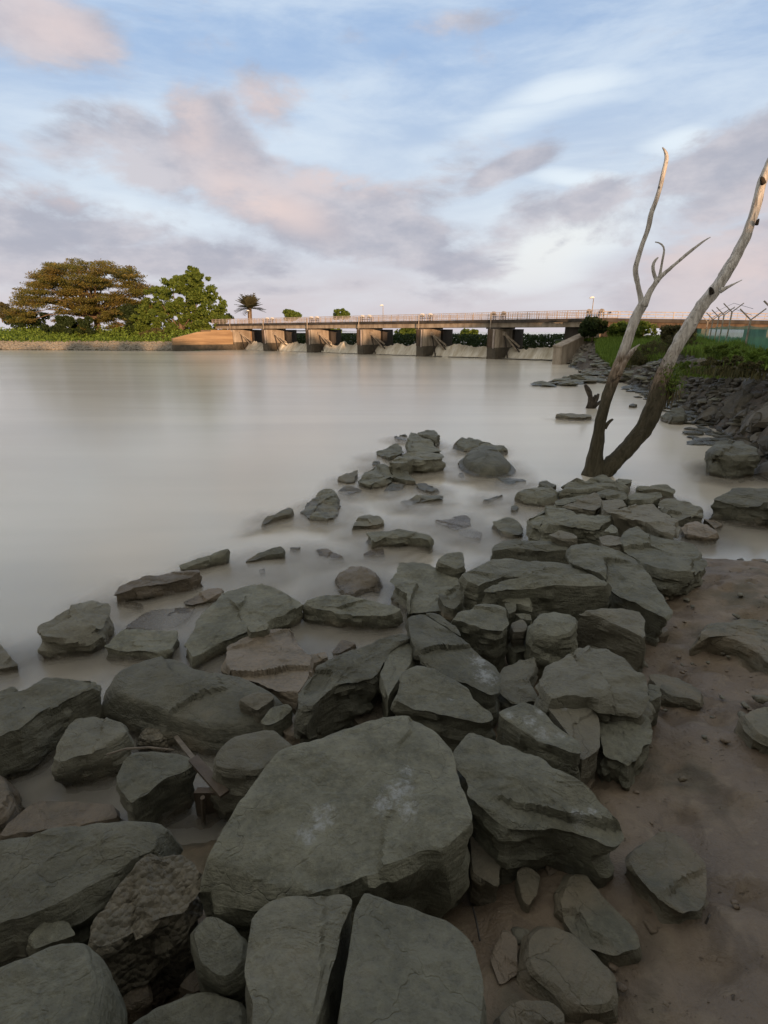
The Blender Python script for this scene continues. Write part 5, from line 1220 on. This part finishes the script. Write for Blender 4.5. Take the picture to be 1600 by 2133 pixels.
# broken plank and twigs between the left boulders
def bar3(a, b, w, t, z0, z1, m, name, label, cat, extra=None):
    p0, p1 = P(*a, z0), P(*b, z1); c = (p0 + p1) / 2; mb = MB(); d = p1 - p0; L = np.linalg.norm(d); d /= L; s = np.cross(d, Z); s /= np.linalg.norm(s); u = np.cross(s, d)
    mb.box(p0 - c, d, s, u, (0, -w / 2, -t / 2), (L, w / 2, t / 2)); o = mb.build(name, m, None, loc=tuple(c)); tag(o, label, cat); return o
pk = empty('broken_crate_piece', tuple(P(435, 1690, .1)), 'broken brown wooden board standing in the dark pool left of the largest slab', 'board'); c = np.array(pk.location)
q = [P(403, 1652, .22), P(466, 1652, .24), P(466, 1690, .02), P(428, 1718, -.04), P(410, 1700, .0)]
V = [v - c for v in q] + [v - c + np.array([.01, .035, .0]) for v in q]; mb = MB(); mb.add(V, [(0, 4, 3, 2, 1), (5, 6, 7, 8, 9)] + [(k, (k + 1) % 5, 5 + (k + 1) % 5, 5 + k) for k in range(5)]); mb.build('board', M['wood'], pk)
q = [P(428, 1718, -.04), P(424, 1656, .22), P(440, 1654, .235)]; mb = MB(); mb.tube([v - c + np.array([0, -.015, 0]) for v in q[:2]], .012, 6); mb.build('split_edge', M['wood'], pk)
bar3((402, 1580), (468, 1655), .05, .018, .30, .26, M['wood'], 'plank', 'narrow weathered plank leaning from the angular boulder to the brown board', 'plank')
bar3((366, 1535), (412, 1592), .025, .012, .10, .24, M['twig'], 'lath', 'thin pale lath poking out of the water above the leaning plank', 'stick')
mb = MB(); pts_ = [P(222, 1572, .30), P(262, 1560, .33), (P(310, 1557, .41)), P(362, 1562, .42)]; c = pts_[0]; mb.tube([p - c for p in pts_], [.004, .006, .006, .004], 6); o = mb.build('twig', M['twig'], None, loc=tuple(c)); tag(o, 'thin dark twig lying across the five-sided boulder and the angular boulder', 'twig')
# twigs and reeds stuck in the mud
for k, (px, py, qx, qy) in enumerate(((985, 1890, 1000, 1960), (1480, 1905, 1470, 1925), (1170, 1655, 1195, 1645), (1340, 1570, 1310, 1610))):
    a, b = P(px, py, float(mud_z(*P(px, py, .3)[:2])) + .05), P(qx, qy, float(mud_z(*P(qx, qy, .3)[:2])) + .03); mb = MB(); mb.tube([(0, 0, 0), (b - a) * .5 + Z * .01, b - a], .004, 5)
    o = mb.build('twig', M['dark_steel'], None, loc=tuple(a)); tag(o, ['dark twig lying on the mud right of the curved split slab', 'short dark twig behind the scooped boulder on the right mud', 'short twig on the mud below the white-crusted wedge', 'dark twig on the mud beside the layered lower slab'][k], 'twig')

# bird over the right end of the bridge
b = PY(1270, 652, 44); e = empty('bird', tuple(b), 'small dark bird flying above the road at the right end of the barrage', 'bird')
MB().tube([(-.16, 0, 0), (-.05, 0, .01), (.08, 0, .02), (.16, 0, .03)], [.01, .045, .04, .01], 8).build('body', M['dark_steel'], e, smooth=True)
MB().add([(-.04, 0, .02), (.06, 0, .03), (.02, -.3, .10), (-.05, -.16, .09)], [(0, 1, 2, 3)]).build('wing', M['dark_steel'], e)
MB().add([(-.04, 0, .02), (.06, 0, .03), (.02, .3, .10), (-.05, .16, .09)], [(3, 2, 1, 0)]).build('wing', M['dark_steel'], e)

# pebbles and clods on the mud
r = np.random.default_rng(91); pts, sz = [], []
for k in range(1100):
    x = r.uniform(-.2, 6); y = r.uniform(.6, 5.5); s = (x + .5) * .627 - (y - 2.4) * .779
    if s < .35: continue
    pts.append([x, y, float(mud_z(x, y)) + .005]); sz.append(.005 + .026 * r.uniform() ** 3)
joined_stones('mud_clods', pts, sz, M['mud'], None, 12); tag(bpy.data.objects['mud_clods'], 'small clods and pebbles strewn over the brown mud', 'pebbles', kind='stuff')

pts, sz = [], []
for k in range(330):
    x = r.uniform(-.6, 4.6); y = r.uniform(1.0, 5.8); s = (x + .5) * .627 - (y - 2.4) * .779
    if s < .1 or s > 1.7: continue
    pts.append([x, y, float(mud_z(x, y)) + .01]); sz.append(.015 + .05 * r.uniform() ** 2)
joined_stones('rubble', pts, sz, M['rock'], None, 14); tag(bpy.data.objects['rubble.001'], 'small angular stone chips lying between the boulders', 'stone chips', kind='stuff')
# ------------------------------------------------------------------ tree belt behind the camera (shades the foreground from the low sun)
def belt():
    terrain('rear_land', np.linspace(-90, 9, 60), np.linspace(-120, -2.9, 60), lambda x, y: .30 + 1.2 * np.clip((-y - 4) / 8, 0, 1) - 2.2 * np.clip((-3 - x) / 6, 0, 1) + .15 * fbm(np.c_[x * .2, y * .2, 0 * x], 2, 3), M['land'])
    r = np.random.default_rng(55); i = 0
    spots = [(-10, -38, 6.0), (-3, -42, 6.6), (4, -40, 7.2), (10, -43, 7.4), (16, -40, 7.4), (21, -43, 7.0), (27, -40, 7.2), (33, -43, 7.6), (40, -40, 8.0), (47, -43, 8.4)]
    names = ['leftmost', 'second', 'third', 'fourth', 'fifth', 'sixth', 'seventh', 'eighth', 'ninth', 'rightmost']
    for (x, y, h) in spots:
        b = np.array([x, y, 1.3]); C = lumpy(b + [0, 0, h * .5], (4.6, 3.2, h * .5), 90, 110, r, .40, -.9)
        tree('bank_tree', names[i] + ' leafy tree of the belt growing behind the viewer', 'tree', b, C, .42, M['leaf_dark'], [b, b + [0, 0, h * .6]], [.3, .12], seed=i, group='trees behind the viewer'); i += 1
belt()
def shade():  # unseen canopy and bushes, added only to darken the foreground
    r = np.random.default_rng(57)
    b = np.array([3.0, -7.5, .9]); C = np.concatenate([in_ellipsoid(150, (r.uniform(-8, 10), r.uniform(-7.0, -.9), r.uniform(3.9, 4.7)), (1.2, 1.0, .28), r, .1) for _ in range(62)])
    limbs = [([b + [0, 0, 2.2], b + (q - b) * .5 + [0, 0, 1.0], q], [.16, .09, .03]) for q in [np.array([x, y, 4.3]) for x, y in ((-6, -4), (-3, -6), (0, -3), (3, -2.5), (6, -3.5), (8, -6))]]
    tree('added_shade_tree', 'unseen low spreading tree added right behind the viewer to shade the foreground', 'tree', b, C, .22, M['leaf_dark'], [b, b + [0, 0, 1.4], b + [0, 0, 2.3]], [.4, .3, .26], limbs=limbs, seed=77, flat=.5)
    for i, (x, y, h, lab) in enumerate(((-6.5, -5.5, 3.6, 'leftmost'), (-2.5, -6, 3.8, 'second'), (2, -5.5, 3.9, 'middle'), (6.5, -5, 3.8, 'fourth'), (10.5, -4, 3.6, 'rightmost'))):  # bush row out of view, added to keep rear skylight off the boulders
        b = np.array([x, y, .8]); C = lumpy(b + [0, 0, h * .5], (3.0, 1.5, h * .5), 70, 90, r, .5, -.9)
        tree('added_shade_bush', lab + ' unseen dense bush of the row added behind the viewer for shade', 'bush', b, C, .26, M['leaf_dark'], [b, b + [0, 0, h * .6]], [.14, .05], seed=90 + i, group='added shading bushes behind the viewer')
shade()
